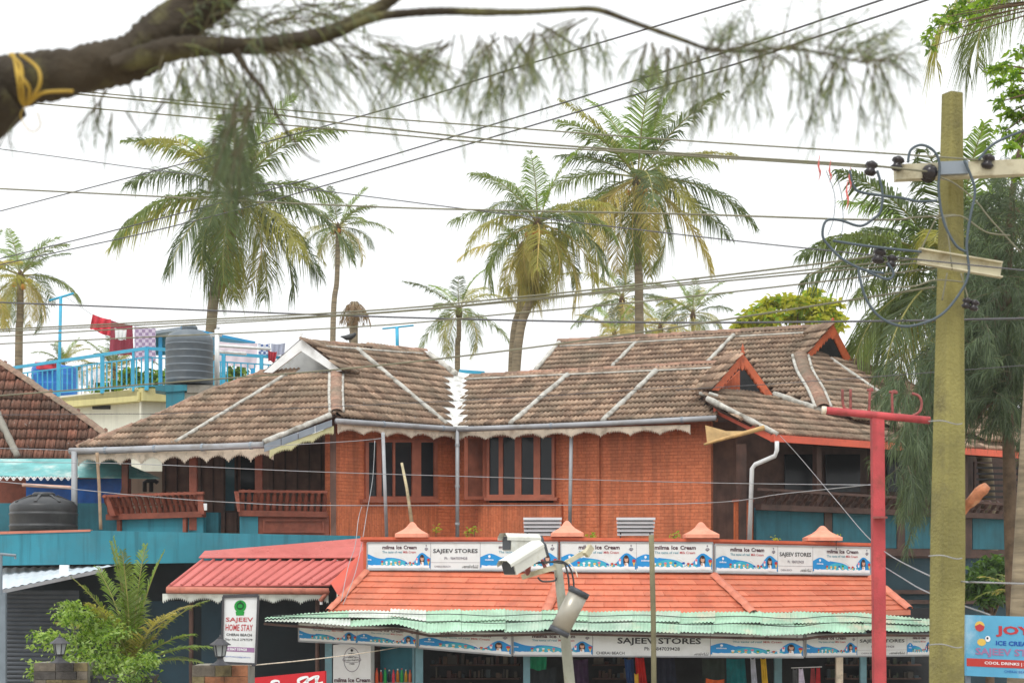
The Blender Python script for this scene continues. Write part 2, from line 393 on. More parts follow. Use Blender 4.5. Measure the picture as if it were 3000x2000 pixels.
def valance(parent, a, b, h0=.10, h1=.24, W=.72, mat=None, tooth=.045, seed=0, name='scalloped_valance'):
    mat=mat or m_cream; a=Vector(a); b=Vector(b); L=(b-a).length; d=(b-a)/L; n=max(1,round(L/W)); W=L/n
    nx=Vector((d.y,-d.x,0)).normalized()
    if nx.y>0: nx=-nx
    th=nx*.02; mb=MB(); K=n*14; dn=Vector((0,0,-1))
    hh=lambda s:h1-(h1-h0)*sin(pi*((s/W)%1.0))**.75
    for i in range(K):
        s0=L*i/K; s1=L*(i+1)/K-1e-5
        mb.prism([a+d*s0,a+d*s1,a+d*s1+dn*hh(s1),a+d*s0+dn*hh(s0)],-th,mat)
    s=tooth/2; rnd=random.Random(seed)
    while s<L:
        p=a+d*s+dn*(hh(s)-.01); l=.055*rnd.uniform(.8,1.15)
        if rnd.random()>.03: mb.prism([p-d*tooth*.36,p+d*tooth*.36,p+dn*l],-th,mat)
        s+=tooth
    return mb.build(name,parent)
house = thing('tiled_house', P(1500,HZ,44)*1, 'orange brick house with brown clay tile roof, white valley and scalloped eaves', 'house')
house.location.z=0; WM[house.name]=Matrix.Translation(house.location)
A=P(205,1318,42.08); B=P(775,1300,40.5); C=P(985,1218,41.3)
fH=Facet.three(A,B,C)
hipT=fH.ray(985,1092)
E2=P(1330,1250,44.2)
fM1=Facet.three(C,hipT,E2)
fM2=Facet.pitch(P(1325,1250,44.2),P(2095,1223,41.7),26)
fM3=Facet.pitch(P(1325,1215,48.6),P(2095,1178,45.6),27)
B2=P(2265,1278,41.0); R2=P(2985,1328,46.5)
fH1=Facet.pitch(B2,R2,31)
h2t=fM3.ray(2345,1037); h2b=fM3.ray(2415,1195)
fH2=Facet.three(h2t,h2b,h2b+(R2-B2).normalized()*Vector((1,1,0)).length) if False else Facet(h2t,((R2-B2)*1).cross(h2b-h2t))
pH=[(985,1094),(775,1090),(600,1152),(430,1232),(220,1312),(772,1297),(985,1216)]
pM1=[(918,1006),(1243,1031),(1308,1086),(1310,1244),(988,1222),(985,1094)]
pM2=[(1360,1106),(2150,1060),(2090,1135),(2052,1155),(2100,1224),(1352,1246)]
pM3=[(1637,1004),(2420,960),(2345,1036),(2338,1050),(2412,1196),(2260,1152),(2175,1045),(2060,1070),(1560,1094)]
pH1=[(2062,1162),(2085,1146),(2265,1152),(2420,1206),(2560,1236),(2990,1292),(2990,1326),(2268,1276),(2110,1200)]
pH2=[(2345,1040),(2370,1034),(2495,1055),(2620,1108),(2740,1168),(2995,1268),(2995,1300),(2560,1240),(2420,1206),(2400,1150)]
roof=MB(); roof.prism([fM1.ray(1000,1080,-.1),fM1.ray(1240,1040,-.1),fM1.ray(1300,1200,-.1),fM1.ray(1000,1200,-.1)],(0,0,-.05),m_deck)
roof=roof.build('roof',house)
tl=[]
for k,(fc,pp) in enumerate(((fH,pH),(fM1,pM1),(fM2,pM2),(fM3,pM3),(fH1,pH1),(fH2,pH2))):
    tl+=tile_list(fc,pp,k,e=.40 if fc in (fM2,fM3) else .36); deck(roof,fc,pp)
lay_tiles(roof,tl,m_tile,300)
# back slopes so the roof is closed from the side
mb=MB()
for fc,(a,b),rise in ((fM1,((918,1006),(1243,1031)),1.9),(fM2,((1380,1103),(2150,1060)),1.6),(fM3,((1637,1004),(2420,960)),2.6)):
    q0=fc.ray(*a,-.02); q1=fc.ray(*b,-.02); h=Vector((-fc.n.x,-fc.n.y,0)).normalized()*rise*1.5; mb.quad(q0,q1,q1+h-Vector((0,0,rise)),q0+h-Vector((0,0,rise)),m_cap)
mb.build('rear_slope',roof)
# ridges and hips
cap_line(roof,[fM1.ray(918,1003),fM1.ray(1243,1028)],seed=1)
cap_line(roof,[fM2.ray(1378,1103),fM2.ray(2148,1060)],seed=2)
cap_line(roof,[fM3.ray(1637,1002),fM3.ray(2425,958)],r=.15,seed=3)
cap_line(roof,[fH.ray(775,1090),fH.ray(600,1152),fH.ray(430,1232),fH.ray(225,1310)],seed=4)
cap_line(roof,[fH2.ray(2500,1056),fH2.ray(2620,1106),fH2.ray(2740,1166),fH2.ray(2995,1268)],seed=5,r=.14)
def band(fc0, fc1, p, w, mat=m_lime, caps=True, seed=0):   # broad capped hip with mortar edges
    for i,(pp) in enumerate(p):
        pass
    for sgn in (-1,1):
        pts=[(fc0 if sgn<0 else fc1).ray(x+sgn*w/2,y,.10) for x,y in p]
        mb=MB(); mb.tube(smooth_path(pts,5),.045,7,mat); mb.build('mortar_band',roof,True)
    cap_line(roof,[fc0.ray(x,y,.07) for x,y in p],r=w/2*41/F*.85,L=.3,seed=seed)
band(fH,fM1,[(985,1094),(984,1150),(986,1205)],38,m_lime,seed=6)
band(fM3,fH2,[(2345,1040),(2358,1085),(2390,1140),(2412,1192)],46,m_lime,seed=7)
band(fM2,fH1,[(2064,1152),(2090,1160)],26,m_lime,seed=8)
for fc,a,b,r in ((fM1,(1045,1022),(1308,1240),.07),(fM2,(1662,1098),(1495,1240),.07),(fM2,(1922,1086),(1765,1232),.07),(fM3,(1862,1003),(1793,1072),.06),(fM3,(2148,982),(2072,1060),.06),
        (fH,(838,1097),(515,1294),.055),(fH,(968,1215),(772,1296),.07),(fH2,(2435,1050),(2640,1192),.05),(fH1,(2070,1166),(2278,1272),.07),(fM3,(1637,1004),(1560,1093),.07),(fM1,(1255,1036),(1335,1096),.1)):
    rib(roof,fc,a,b,r)
for x0,y0,x1,y1,fc in ((1365,1110,2120,1076,fM2),(920,1012,1240,1036,fM1),(1640,1014,2400,972,fM3)):
    rib(roof,fc,(x0,y0),(x1,y1),.03)
rib(roof,fH1,(2265,1155),(2410,1203),.09)
# lime-washed valley
mb=MB(); rows=[1094,1130,1170,1210,1256]; L=[];Cc=[];Rr=[]
for i,y in enumerate(rows):
    t=i/4; L.append(fM1.ray(1296,y,.03)); Rr.append(fM2.ray(1372,y,.03)); a=fM1.ray(1338-8*t,y,.0); b=fM2.ray(1338-8*t,y,.0); Cc.append((a if a.y<b.y else b)+V(0,0,.05))
vs=L+Cc+Rr; mb.add(vs,[(i,i+1,5+i+1,5+i) for i in range(4)]+[(5+i,5+i+1,10+i+1,10+i) for i in range(4)],m_limewhite); mb.build('valley_flashing',roof)
# gablets
gts=[]
def gablet(name, vp, apex, bl, br, w, matb, infill, finial=None, teeth=True, off=.28):
    g=MB(); vp.slab(g,[apex,(apex[0],apex[1]+w*1.5),(bl[0]+w*1.15,bl[1]+2),bl],.05,matb,off); vp.slab(g,[apex,br,(br[0]-w*1.15,br[1]+2),(apex[0],apex[1]+w*1.5)],.05,matb,off+.003)
    if teeth:
        for sgn,bb in ((-1,bl),(1,br)):
            for k in range(1,7):
                t=k/7.2; x=apex[0]+(bb[0]-apex[0]-sgn*w*1.1)*t; y=apex[1]+w*1.5+(bb[1]-apex[1]-w*1.5)*t
                vp.slab(g,[(x-5,y-4),(x+5,y-4),(x,y+9)],.04,matb,off-.004)
        vp.slab(g,[(apex[0]-5,apex[1]+w),(apex[0]+5,apex[1]+w),(apex[0]+4,apex[1]+w*2.4),(apex[0],apex[1]+w*2.7),(apex[0]-4,apex[1]+w*2.4)],.04,matb,off+.01)
    o=g.build('gable_board',roof)
    q=MB(); vp.slab(q,[(apex[0],apex[1]+w*.9),(br[0]-w*.6,br[1]+4),(bl[0]+w*.6,bl[1]+4)],.05,infill,-.55); q.build('gable_infill',roof)
    s=MB()
    for e in (bl,br):
        a=vp.at(*apex,off); b=vp.at(*e,off); k=-vp.n*.3
        s.prism([a+V(0,0,.01),b+V(0,0,.01),b+k,a+k],(0,0,-.03),m_deck)
        gf=Facet.three(a,b,a+k); kk=-vp.n*.75; pp=[a,b,b+kk,a+kk]; pp=[(CX+F*q_.x/q_.y,HZ-F*(q_.z-ZC)/q_.y) for q_ in pp]
        if gf.n.dot(a-V(0,0,ZC))<0: gts.extend(tile_list(gf,pp,int(apex[0])))
    s.build('gable_roof',roof)
    if finial:
        f=MB(); c=vp.at(apex[0],apex[1]+3,off-.03); f.lathe(c,[(.05,0),(.06,.04),(.025,.09),(.05,.14),(.02,.2),(.004,finial)],8,matb); f.build('finial',roof,True)
vp0=VP(775,fH.ray(775,1090).y,985,fH.ray(985,1092).y)
m_grub=M('grimy_white_render',lin((190,192,190)),.8,.15,3,dirt=(lin((110,108,104)),.5,3))
gablet('a',vp0,(882,992),(770,1090),(1002,1086),24,m_white,m_grub,.34,False)
y1a=fH1.ray(2085,1146).y; y1b=fH1.ray(2262,1152).y
vp1=VP(2085,y1a,2262,y1b); gablet('b',vp1,(2176,1034),(2084,1142),(2264,1156),19,m_orangepaint,m_black,.26)
mb=MB()
for k in range(7): vp1.slab(mb,[(2106+k*9,1146-k*9),(2114+k*9,1146-k*9-8),(2114+k*9,1150),(2106+k*9,1150)],.03,m_orangepaint,-.42)
mb.build('gable_boarding',roof)
vp2=VP(2362,fH2.ray(2362,1038).y,2495,fH2.ray(2495,1054).y); gablet('c',vp2,(2440,948),(2360,1040),(2497,1056),17,m_orangepaint,m_black,.2)
# gutters, fascia, valances
_gt=[tile_mesh('roof_tile',(i+.5)/6,m_tile).mesh('roof_tile',True) for i in range(6)]
for _y,_M,_t in gts: link('gablet_tile',_gt[int(_t*5.99)],roof,_M)
gutter(roof,[P(985,1233,41.15),P(1338,1257,44.0)]); gutter(roof,[P(1342,1257,43.95),P(2098,1224,41.5)],sag=.02)
gutter(roof,[P(205,1321,42.0),P(490,1312,41.2),P(772,1303,40.35)],.085,sag=.01)
mb=MB(); mb.bar(P(2262,1283,40.95),P(2990,1333,46.4),.12,.17,m_redorange); mb.build('eave_gutter',roof)
mb=MB(); vpo=VP(2090,42.0,2268,40.95); vpo.slab(mb,[(2090,1188),(2268,1276),(2268,1297),(2090,1208)],.05,m_redorange); mb.build('fascia_board',roof)
mb=MB(); vpr=VP(775,40.3,975,41.1)
for k in range(4):
    t0=k/4;t1=(k+1)/4-.012; f=lambda t,d:(775+200*t,1301-73*t+d)
    vpr.slab(mb,[f(t0,0),f(t1,0),f(t1,22-t1*3),f(t0,22-t0*3)],.03,m_bluegrey)
mb.build('verge_panel',roof)
m_mossy=M('mossy_cream_wood',lin((206,204,160)),.8,.2,5,.2,60,dirt=(lin((130,134,80)),.6,5))
valance(roof,P(790,1318,40.35),P(978,1247,41.15),.10,.19,.55,m_mossy,seed=3)
valance(roof,P(990,1241,41.3),P(1338,1264,44.15),.10,.22,.74)
valance(roof,P(1342,1264,44.1),P(2022,1243,42.0),.10,.22,.74,seed=1)
valance(roof,P(228,1329,42.1),P(800,1311,40.5),.13,.29,.62,seed=2)
# soffit under the front eaves
mb=MB()
for a,b,c,d in ((P(985,1240,41.3),P(1338,1262,44.1),P(1338,1262,45.2),P(985,1240,42.6)),(P(1338,1262,44.1),P(2095,1230,41.7),P(2095,1235,43),P(1338,1264,45.2)),(P(215,1328,42.1),P(775,1308,40.6),P(967,1285,46),P(300,1300,48)),(P(2100,1205,42),P(2268,1297,41.2),P(2985,1345,46.6),P(2900,1290,51))):
    mb.quad(a,b,c,d,m_dtimber)
mb.build('soffit',roof)
# ---------------------------------------------------------------- walls
vpS1=VP(967,42.0,1340,44.95); vpS2=VP(1340,44.95,2083,42.4)
c1,c2,cm=lin((218,124,80)),lin((204,110,68)),lin((190,98,60))
mbk1=brickmat('facing_brick_west',vpS1.d,c1,c2,cm,.22,.085); mbk2=brickmat('facing_brick_front',vpS2.d,c1,c2,cm,.22,.085)
mso1=brickmat('soldier_brick_west',vpS1.d,c1,c2,cm,.3,.075,True); mso2=brickmat('soldier_brick_front',vpS2.d,c1,c2,cm,.3,.075,True)
mb=MB()
vpS1.rect(mb,967,1225,1072,1470,.2,mbk1); vpS1.rect(mb,1282,1240,1340,1640,.2,mbk1); vpS1.rect(mb,1072,1230,1282,1288,.2,mbk1); vpS1.rect(mb,1072,1470,1282,1640,.2,mso1); vpS1.rect(mb,967,1470,1072,1640,.2,mso1,.01)
vpS2.rect(mb,1340,1245,1425,1640,.2,mbk2); vpS2.rect(mb,1425,1240,1622,1275,.2,mbk2); vpS2.rect(mb,1622,1235,2083,1640,.2,mbk2); vpS2.rect(mb,1400,1472,1645,1640,.12,mso2,.1)
vpS2.rect(mb,1652,1235,1756,1640,.1,mbk2,.07); vpS2.rect(mb,1912,1228,2083,1640,.1,mbk2,.05)
vpE=VP(2083,42.45,2110,47); mb.prism([P(2083,1225,42.4),P(2083,1640,42.4),P(2110,1640,47.5),P(2110,1225,47.5)],(-.15,0,0),mbk2)
vpW=VP(967,42.0,940,46.5); mb.prism([P(967,1235,42.0),P(967,1640,42.0),P(948,1640,46.5),P(948,1235,46.5)],(.15,0,0),m_panelwood)
mb.build('brick_wall',house)
def window(vp, x0,y0,x1,y1, mull, w=9, off=.02, sill=True, curt=False):
    f=MB(); vp.frame(f,x0,y0,x1,y1,w,.1,m_frame,off+.05)
    for m0,m1 in mull: vp.rect(f,m0,y0+w,m1,y1-w,.08,m_frame,off+.04)
    if sill: vp.rect(f,x0-8,y1,x1+8,y1+9,.16,m_frame,off+.12)
    o=f.build('window',house)
    xs=[x0+w]+[v for m in mull for v in m]+[x1-w]
    for i in range(0,len(xs),2):
        g=MB(); vp.rect(g,xs[i],y0+w,xs[i+1],y1-w,.012,m_darkglass,off); g.build('pane',o)
    return o
window(vpS1,1072,1286,1282,1462,[(1105,1118),(1152,1158),(1208,1234)])
w2=window(vpS2,1425,1272,1624,1456,[(1461,1473),(1508,1527),(1563,1582)],8,.1)
# open casement leaf and drawn curtain
mb=MB(); cz=VP(1425,vpS2.Y(1425,.12),1362,vpS2.Y(1362,.75)); cz.frame(mb,1362,1276,1424,1462,9,.04,m_frame); cz.rect(mb,1371,1285,1415,1453,.012,m_brownwood,-.015); mb.build('casement',house)
m_curt=M('brown_curtain',lin((120,96,92)),.9,.2,3)
mb=MB()
n=24; q=[vpS1.at(1120+88*i/n,1292,-.05+.025*sin(i*1.9)) for i in range(n+1)]; q2=[vpS1.at(1120+88*i/n,1455,-.05+.03*sin(i*1.9+.3)) for i in range(n+1)]
mb.add(q+q2,[(i,i+1,n+2+i,n+1+i) for i in range(n)],m_curt); mb.build('curtain',house,True)
# rooms behind the panes
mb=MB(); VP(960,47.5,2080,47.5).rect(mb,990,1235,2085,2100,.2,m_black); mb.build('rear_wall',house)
# rain pipes
def pipe(pts, r, parent, name='downpipe', mat=None, n=10):
    mb=MB(); mb.tube(pts,r,n,mat or m_pipe); o=mb.build(name,parent,True); return o
dp=pipe([P(1340,1256,43.95),P(1340,1580,43.95)],.052,house); mb=MB()
for y in (1300,1420,1530): mb=MB(); mb.tube([P(1340,y,43.95),P(1340,y+7,43.95)],.064,10,m_pipe); mb.build('pipe_bracket',dp)
pipe([P(1674,1250,43.2),P(1669,1575,43.2)],.048,house)
pipe([P(2276,1292,40.9),P(2276,1318,40.9),P(2270,1335,40.9),P(2212,1360,41.2),P(2203,1372,41.2),P(2195,1600,41.2)],.055,house,mat=m_whitepipe)
# ---------------------------------------------------------------- balcony on the left
vpB=VP(470,46.8,967,45.2); mb=MB(); vpB.rect(mb,475,1270,975,1700,.15,m_panelwood); mb.build('balcony_wall',house)
for k in range(14):
    x=482+k*35.2; bdw=MB(); vpB.rect(bdw,x,1280,x+2.5,1560,.03,m_dtimber,.03); bdw.build('board_joint',house)
mb=MB(); vpB.frame(mb,655,1330,692,1500,5,.06,m_dtimber,.06); vpB.rect(mb,660,1335,687,1495,.02,M('bluish_glass',lin((70,104,116)),.1,.2,1),.05); mb.build('window',house)
mb=MB(); vpB.rect(mb,705,1330,745,1500,.03,m_darkglass,.05); mb.build('door_glass',house)
for x,y0,w in ((565,1335,11),(757,1325,10)):
    mb=MB(); c=VP(x-20,41.6,x+20,41.6); c.rect(mb,x-w,y0,x+w,1552,.18,m_terra); mb.build('post',house)
mb=MB(); c=VP(345,42.4,385,42.4); c.rect(mb,356,1335,374,1480,.15,m_brownwood); mb.build('post',house)
def baluster_mesh(h, lean, mat=None):
    mb=MB(); pts=[];rs=[]
    for i in range(11):
        t=i/10; pts.append((0,-lean*(.15*sin(t*pi)+t**2.2),h*t)); rs.append(.034+.030*abs(sin(t*pi*2.2))+(.014 if i in (0,10) else 0))
    mb.tube(pts,rs,7,mat or m_terra); return mb
def seat_rail(vp, x0,x1,yt0,yt1,yb0,yb1, n, mat=m_terra, name='balcony_rail', leftend=None):
    # leaning seat-back rail with S shaped balusters
    r=MB(); h=.5
    a=vp.at(x0,yb0); b=vp.at(x1,yb1); r.bar(a-V(0,0,.02),b-V(0,0,.02),.22,.14,mat)
    lean=.32; ta=vp.at(x0,yt0,lean); tb=vp.at(x1,yt1,lean)
    o=r.build(name,house)
    tr=MB(); tr.bar(ta,tb,.07,.06,mat); tr.build('top_rail',o)
    H=(ta.z-a.z+tb.z-b.z)/2; bm=baluster_mesh(H,lean,mat); d=bm.mesh('baluster',True)
    rot=Matrix.Rotation(atan2(vp.d.y,vp.d.x),4,'Z')
    for i in range(n):
        p=a.lerp(b,(i+.5)/n); link('baluster',d,o,Matrix.Translation(p)@rot)
    mr=MB(); mr.bar(a.lerp(ta,.5)-vp.n*.05,b.lerp(tb,.5)-vp.n*.05,.03,.03,mat); mr.build('mid_rail',o)
    return o
vr1=VP(300,42.2,600,41.5); vr2=VP(690,41.4,965,41.9)
r1=seat_rail(vr1,316,598,1452,1443,1512,1503,17); r2=seat_rail(vr2,700,958,1438,1440,1500,1504,14)
for v_,q_,t_,rr_ in ((vr1,[(305,1450),(318,1452),(338,1510),(322,1512)],.3,r1),(vr1,[(578,1442),(592,1442),(598,1505),(580,1506)],.08,r1),(vr2,[(686,1438),(700,1438),(704,1498),(696,1498)],.1,r2)): mb=MB(); v_.slab(mb,q_,t_,m_terra,.3); mb.build('rail_end',rr_)
for v_,x0,y0,x1,m_,o_ in ((vr1,338,1512,596,m_teal,-.05),(vr1,596,1500,640,m_tealdark,-.5),(vr2,703,1512,756,m_teal,.02)): mb=MB(); v_.rect(mb,x0,y0,x1,1566,.15,m_,o_); mb.build('plinth_wall',house)
mb=MB(); vr2.rect(mb,756,1510,964,1572,.15,m_terra,-.02); vr2.frame(mb,770,1520,950,1560,6,.03,m_terra,.03); mb.build('rail_plinth',house)
for x in (347,540): mb=MB(); vr1.rect(mb,x-5,1510,x+5,1558,.1,m_terra,.06); mb.build('plinth_post',house)
mb=MB(); vx=VP(590,41.4,640,41.4); vx.rect(mb,591,1474,606,1494,.04,m_white,.2); mb.build('switch_box',house)
# ---------------------------------------------------------------- right verandah
vpV=VP(2200,41.35,2985,46.9); vpVB=VP(2083,46.0,2990,51.5)
mb=MB(); vpVB.rect(mb,2070,1200,3080,1900,.2,m_dtimber); mb.build('verandah_wall',house)
for x0,x1 in ((2300,2400),(2420,2520),(2600,2720)): mb=MB(); vpVB.rect(mb,x0,1330,x1,1440,.03,m_darkglass,.05); mb.build('verandah_glass',house)
mb=MB(); vq=VP(2080,43.2,2170,43.6); vq.rect(mb,2084,1235,2160,1580,.1,m_panelwood); mb.build('board_wall',house)
for x,w,y0 in ((2178,9,1300),(2400,7,1300),(2560,7,1310),(2828,8,1330)):
    mb=MB(); vpV.rect(mb,x-w,y0,x+w,1640,.15,m_dtimber,-.1); mb.build('post',house)
mb=MB(); vq2=VP(2150,41.3,2210,41.5); vq2.rect(mb,2155,1468,2206,1590,.1,brickmat('orange_panel_boards',vq2.d,lin((205,110,62)),lin((190,98,56)),lin((150,70,40)),.6,.06,True)); vq2.rect(mb,2152,1462,2209,1470,.14,m_terra,.02); mb.build('brick_pier',house)
Z=lambda x:1486+(x-2212)*.041
for x0,x1 in ((2216,2414),(2440,2627),(2652,2824),(2850,2960)): mb=MB(); vpV.slab(mb,[(x0,Z(x0)),(x1,Z(x1)),(x1,1600+(x1-2200)*.012),(x0,1600+(x0-2200)*.012)],.08,m_tealdark,0); mb.build('teal_panel',house)
mb=MB()
for x in (2427,2640,2837): vpV.rect(mb,x-11,1480,x+11,1625,.12,m_dtimber,.03)
vpV.slab(mb,[(2205,1600),(2975,1612),(2975,1632),(2205,1622)],.2,m_dtimber,.05); mb.build('panel_post',house)
vr3=VP(2212,41.2,2980,46.7)
r3=seat_rail(vr3,2222,2975,1432,1478,1482,1512,30,m_dtimber)
# lower storey to the right: dark teal wall, beams, window opening
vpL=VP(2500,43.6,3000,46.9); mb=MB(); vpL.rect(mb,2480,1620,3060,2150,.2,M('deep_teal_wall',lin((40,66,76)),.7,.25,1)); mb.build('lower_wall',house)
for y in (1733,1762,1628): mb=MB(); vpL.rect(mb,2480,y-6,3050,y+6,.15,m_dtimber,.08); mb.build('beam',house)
# louvred window at the far right
lv=MB(); vpV2=VP(2840,48.9,2990,49.8)
lo=MB(); vpV2.frame(lo,2855,1352,2990,1468,5,.06,m_dtimber,.02); lo=lo.build('louvre_frame',house)
for k in range(6):
    s=MB(); vpV2.slab(s,[(2860,1366+k*17),(2986,1368+k*17),(2986,1374+k*17),(2860,1372+k*17)],.06,m_black,.02); s.build('slat',lo)
m_leafy_dim=leafmat('garden_leaves_behind_louvres',lin((110,140,90)),.3)
# ---------------------------------------------------------------- shop with parapet boards, tiled awning and canopy
m_orange=M('orange_metal_tile',lin((216,132,106)),.42,.07,1.2,dirt=(lin((196,98,70)),.4,2.5),spec=.5)
m_oran=[M('orange_metal_tile_%d'%i,lin(c),.42,.10,1.4,dirt=(lin((150,96,76)),d,1.8),streak=.25,spec=.5) for i,(c,d) in enumerate((((206,114,84),.4),((198,108,78),.55),((210,122,92),.4),((202,110,82),.65)))]
m_orange2=M('orange_parapet_paint',lin((214,104,72)),.6,.12,2,streak=.3)
m_capp=M('peach_cement_paint',lin((236,158,132)),.7,.08,4,.2,50,dirt=(lin((190,116,92)),.4,5))
m_redmetal=M('red_coated_sheet_metal',lin((212,122,116)),.28,.08,.7,dirt=(lin((176,92,86)),.4,2),streak=.15,spec=.8)
m_boardwhite=M('white_sign_vinyl',lin((226,228,228)),.5,.03,1.5,dirt=(lin((170,168,158)),.25,3))
m_blue=M('print_blue',lin((34,144,212)),.5,.05); m_cyan=M('print_cyan',lin((64,178,204)),.5,.1,6); m_deep=M('print_deep_blue',lin((20,80,170)),.5,.05)
m_maroon=M('print_maroon',lin((70,26,44)),.5,.02); m_ptteal=M('print_teal',lin((60,140,160)),.5,.02); m_pred=M('print_red',lin((186,60,66)),.5,.02)
m_pblack=M('print_black',lin((44,44,48)),.5,.02); m_pgrey=M('print_grey',lin((120,112,124)),.5,.02); m_pwhite=M('print_white',lin((238,240,242)),.5,.02)
m_skin=M('print_skin',lin((206,160,136)),.5,.05); m_hair=M('print_hair',lin((54,36,34)),.5,.05); m_pink=M('print_pink',lin((226,120,140)),.5,.05); m_pyel=M('print_yellow',lin((226,190,90)),.5,.05); m_pgreen=M('print_green',lin((30,150,60)),.5,.05)
m_purple=M('print_mauve',lin((160,120,160)),.5,.03)
shop=thing('shop_building',(P(1800,HZ,38).x,38.5,0),'orange shop front with stepped metal tile awning below the parapet boards','shop')
pa1=VP(1060,37.9,1638,37.6); pa2=VP(1638,37.6,2092,37.4); pa3=VP(2092,37.4,2555,38.6)
mb=MB(); pa1.slab(mb,[(1064,1586),(1638,1584),(1638,1690),(1064,1680)],.25,m_orange2); pa2.slab(mb,[(1638,1584),(2092,1588),(2092,1692),(1638,1690)],.25,m_orange2); pa3.slab(mb,[(2092,1588),(2555,1599),(2555,1694),(2092,1692)],.25,m_orange2); mb.build('parapet_wall',shop)
mb=MB()
for vp,x0,y0,x1,y1 in ((pa1,1056,1572,1638,1573),(pa2,1638,1573,2092,1578),(pa3,2092,1578,2560,1590)):
    vp.slab(mb,[(x0,y0),(x1,y1),(x1,y1+8),(x0,y0+8)],.34,m_orange2,.09); vp.slab(mb,[(x0,y0+8),(x1,y1+8),(x1,y1+13),(x0,y0+13)],.3,m_orange2,.05)
mb.build('coping',shop)
for (cx,ya,yb,hw),vp in zip(((1208,1528,1570,48),(1661,1524,1568,47),(2053,1528,1572,49),(2409,1539,1580,50)),(pa1,pa2,pa2,pa3)):
    Y=vp.Y(cx)+.2; c=P(cx,yb+4,Y); w=hw*Y/F; h=(yb-ya+4)*Y/F; mb=MB(); pr=[(1,0),(1,.22),(.8,.34),(.52,.5),(.32,.68),(.2,.86),(.1,.97),(.0,1.0)]
    vs=[];fs=[]
    for r,t in pr:
        for sx,sy in ((-1,-1),(1,-1),(1,1),(-1,1)): vs.append(c+V(sx*r*w,sy*r*w,t*h))
    for i in range(len(pr)-1):
        for j in range(4): fs.append((i*4+j,i*4+(j+1)%4,(i+1)*4+(j+1)%4,(i+1)*4+j))
    mb.add(vs,fs,m_capp); mb.build('parapet_cap',shop)
# stepped metal tiles
def awning(bl,br,tr,tl,cols,rows,seed):
    noise_=random.Random(seed+9); rnd=random.Random(seed); bl,br,tr,tl=[P(*q) for q in (bl,br,tr,tl)]
    n=(br-bl).cross(tl-bl).normalized()
    if n.z<0: n=-n
    at=lambda u,v,l=0:(bl*(1-u)+br*u)*(1-v)+(tl*(1-u)+tr*u)*v+n*l
    d=MB(); d.prism([at(0,0,-.03),at(1,0,-.03),at(1,1,-.03),at(0,1,-.03)],-n*.04,m_orange2); d.build('awning_deck',shop)
    for j in range(rows):
        sh=(j%2)*.5
        for i in range(-1,cols+1):
            u0=max(0,(i+sh)/cols); u1=min(1,(i+1+sh)/cols)
            if u1-u0<.01: continue
            v0=j/rows; v1=(j+1.12)/rows; e=.06/cols
            mb=MB(); 
            prof=[(u0,.026),(u0+e*.7,.040),(u0+e*1.5,.027),((u0+u1)/2,.030),(u1,.026)]
            k=len(prof); vs=[at(u,v0,h) for u,h in prof]+[at(u,v1,.004) for u,h in prof]+[at(u,v0+.01/rows,h-.040) for u,h in prof]
            fs=[(q,q+1,k+q+1,k+q) for q in range(k-1)]+[(2*k+q,2*k+q+1,q+1,q) for q in range(k-1)]
            mb.add(vs,fs,m_oran[(j*3+int(noise_.random()*1.25)*2)%4] if noise_.random()<.25 else m_oran[j%2*2]); mb.build('awning_tile',shop)
    f=MB(); f.bar(at(-.002,0)-V(0,.02,.05),at(1.002,0)-V(0,.02,.05),.06,.11,m_orange); f.build('awning_fascia',shop)
    return at
awning((962,1788,36.9),(1598,1796,36.5),(1640,1678,37.55),(1072,1670,37.85),10,7,1)
awning((1600,1796,36.5),(2206,1797,36.3),(2092,1681,37.35),(1641,1678,37.55),9,7,2)
awning((2208,1797,36.3),(2664,1786,37.6),(2552,1688,38.55),(2093,1681,37.35),7,7,3)
m_capm=m_orange
cap_line(shop,[P(1640,1680,37.5),P(1622,1735,36.95),P(1598,1790,36.45)],.1,.26,m_orange,3,'hip_cap')
cap_line(shop,[P(2092,1682,37.3),P(2150,1735,36.8),P(2206,1790,36.25)],.1,.26,m_orange,4,'hip_cap')
cap_line(shop,[P(2552,1689,38.5),P(2612,1738,38.0),P(2664,1780,37.55)],.1,.26,m_orange,5,'hip_cap')
cap_line(shop,[P(1073,1672,37.8),P(1015,1732,37.3),P(962,1786,36.85)],.08,.26,m_orange,6,'hip_cap')
# walls and posts of the open shop
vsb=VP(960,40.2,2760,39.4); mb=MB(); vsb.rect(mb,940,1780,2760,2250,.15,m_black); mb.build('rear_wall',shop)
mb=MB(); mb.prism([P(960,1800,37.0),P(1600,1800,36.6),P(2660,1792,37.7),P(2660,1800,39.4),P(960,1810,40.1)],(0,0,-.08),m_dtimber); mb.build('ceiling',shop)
m_tealpost=M('pale_teal_post_paint',lin((110,150,162)),.5,.12,3,dirt=(lin((90,104,106)),.4,4))
for x,Y,w,m in ((962,36.9,10,m_tealpost),(1228,36.4,11,m_tealpost),(1543,36.3,10,m_tealpost),(2280,37.2,11,m_tealpost),(2460,37.6,10,m_cream),(2530,37.6,9,m_tealpost)):
    mb=MB(); VP(x-10,Y,x+10,Y).rect(mb,x-w,1850,x+w,2250,.14,m); mb.build('post',shop)
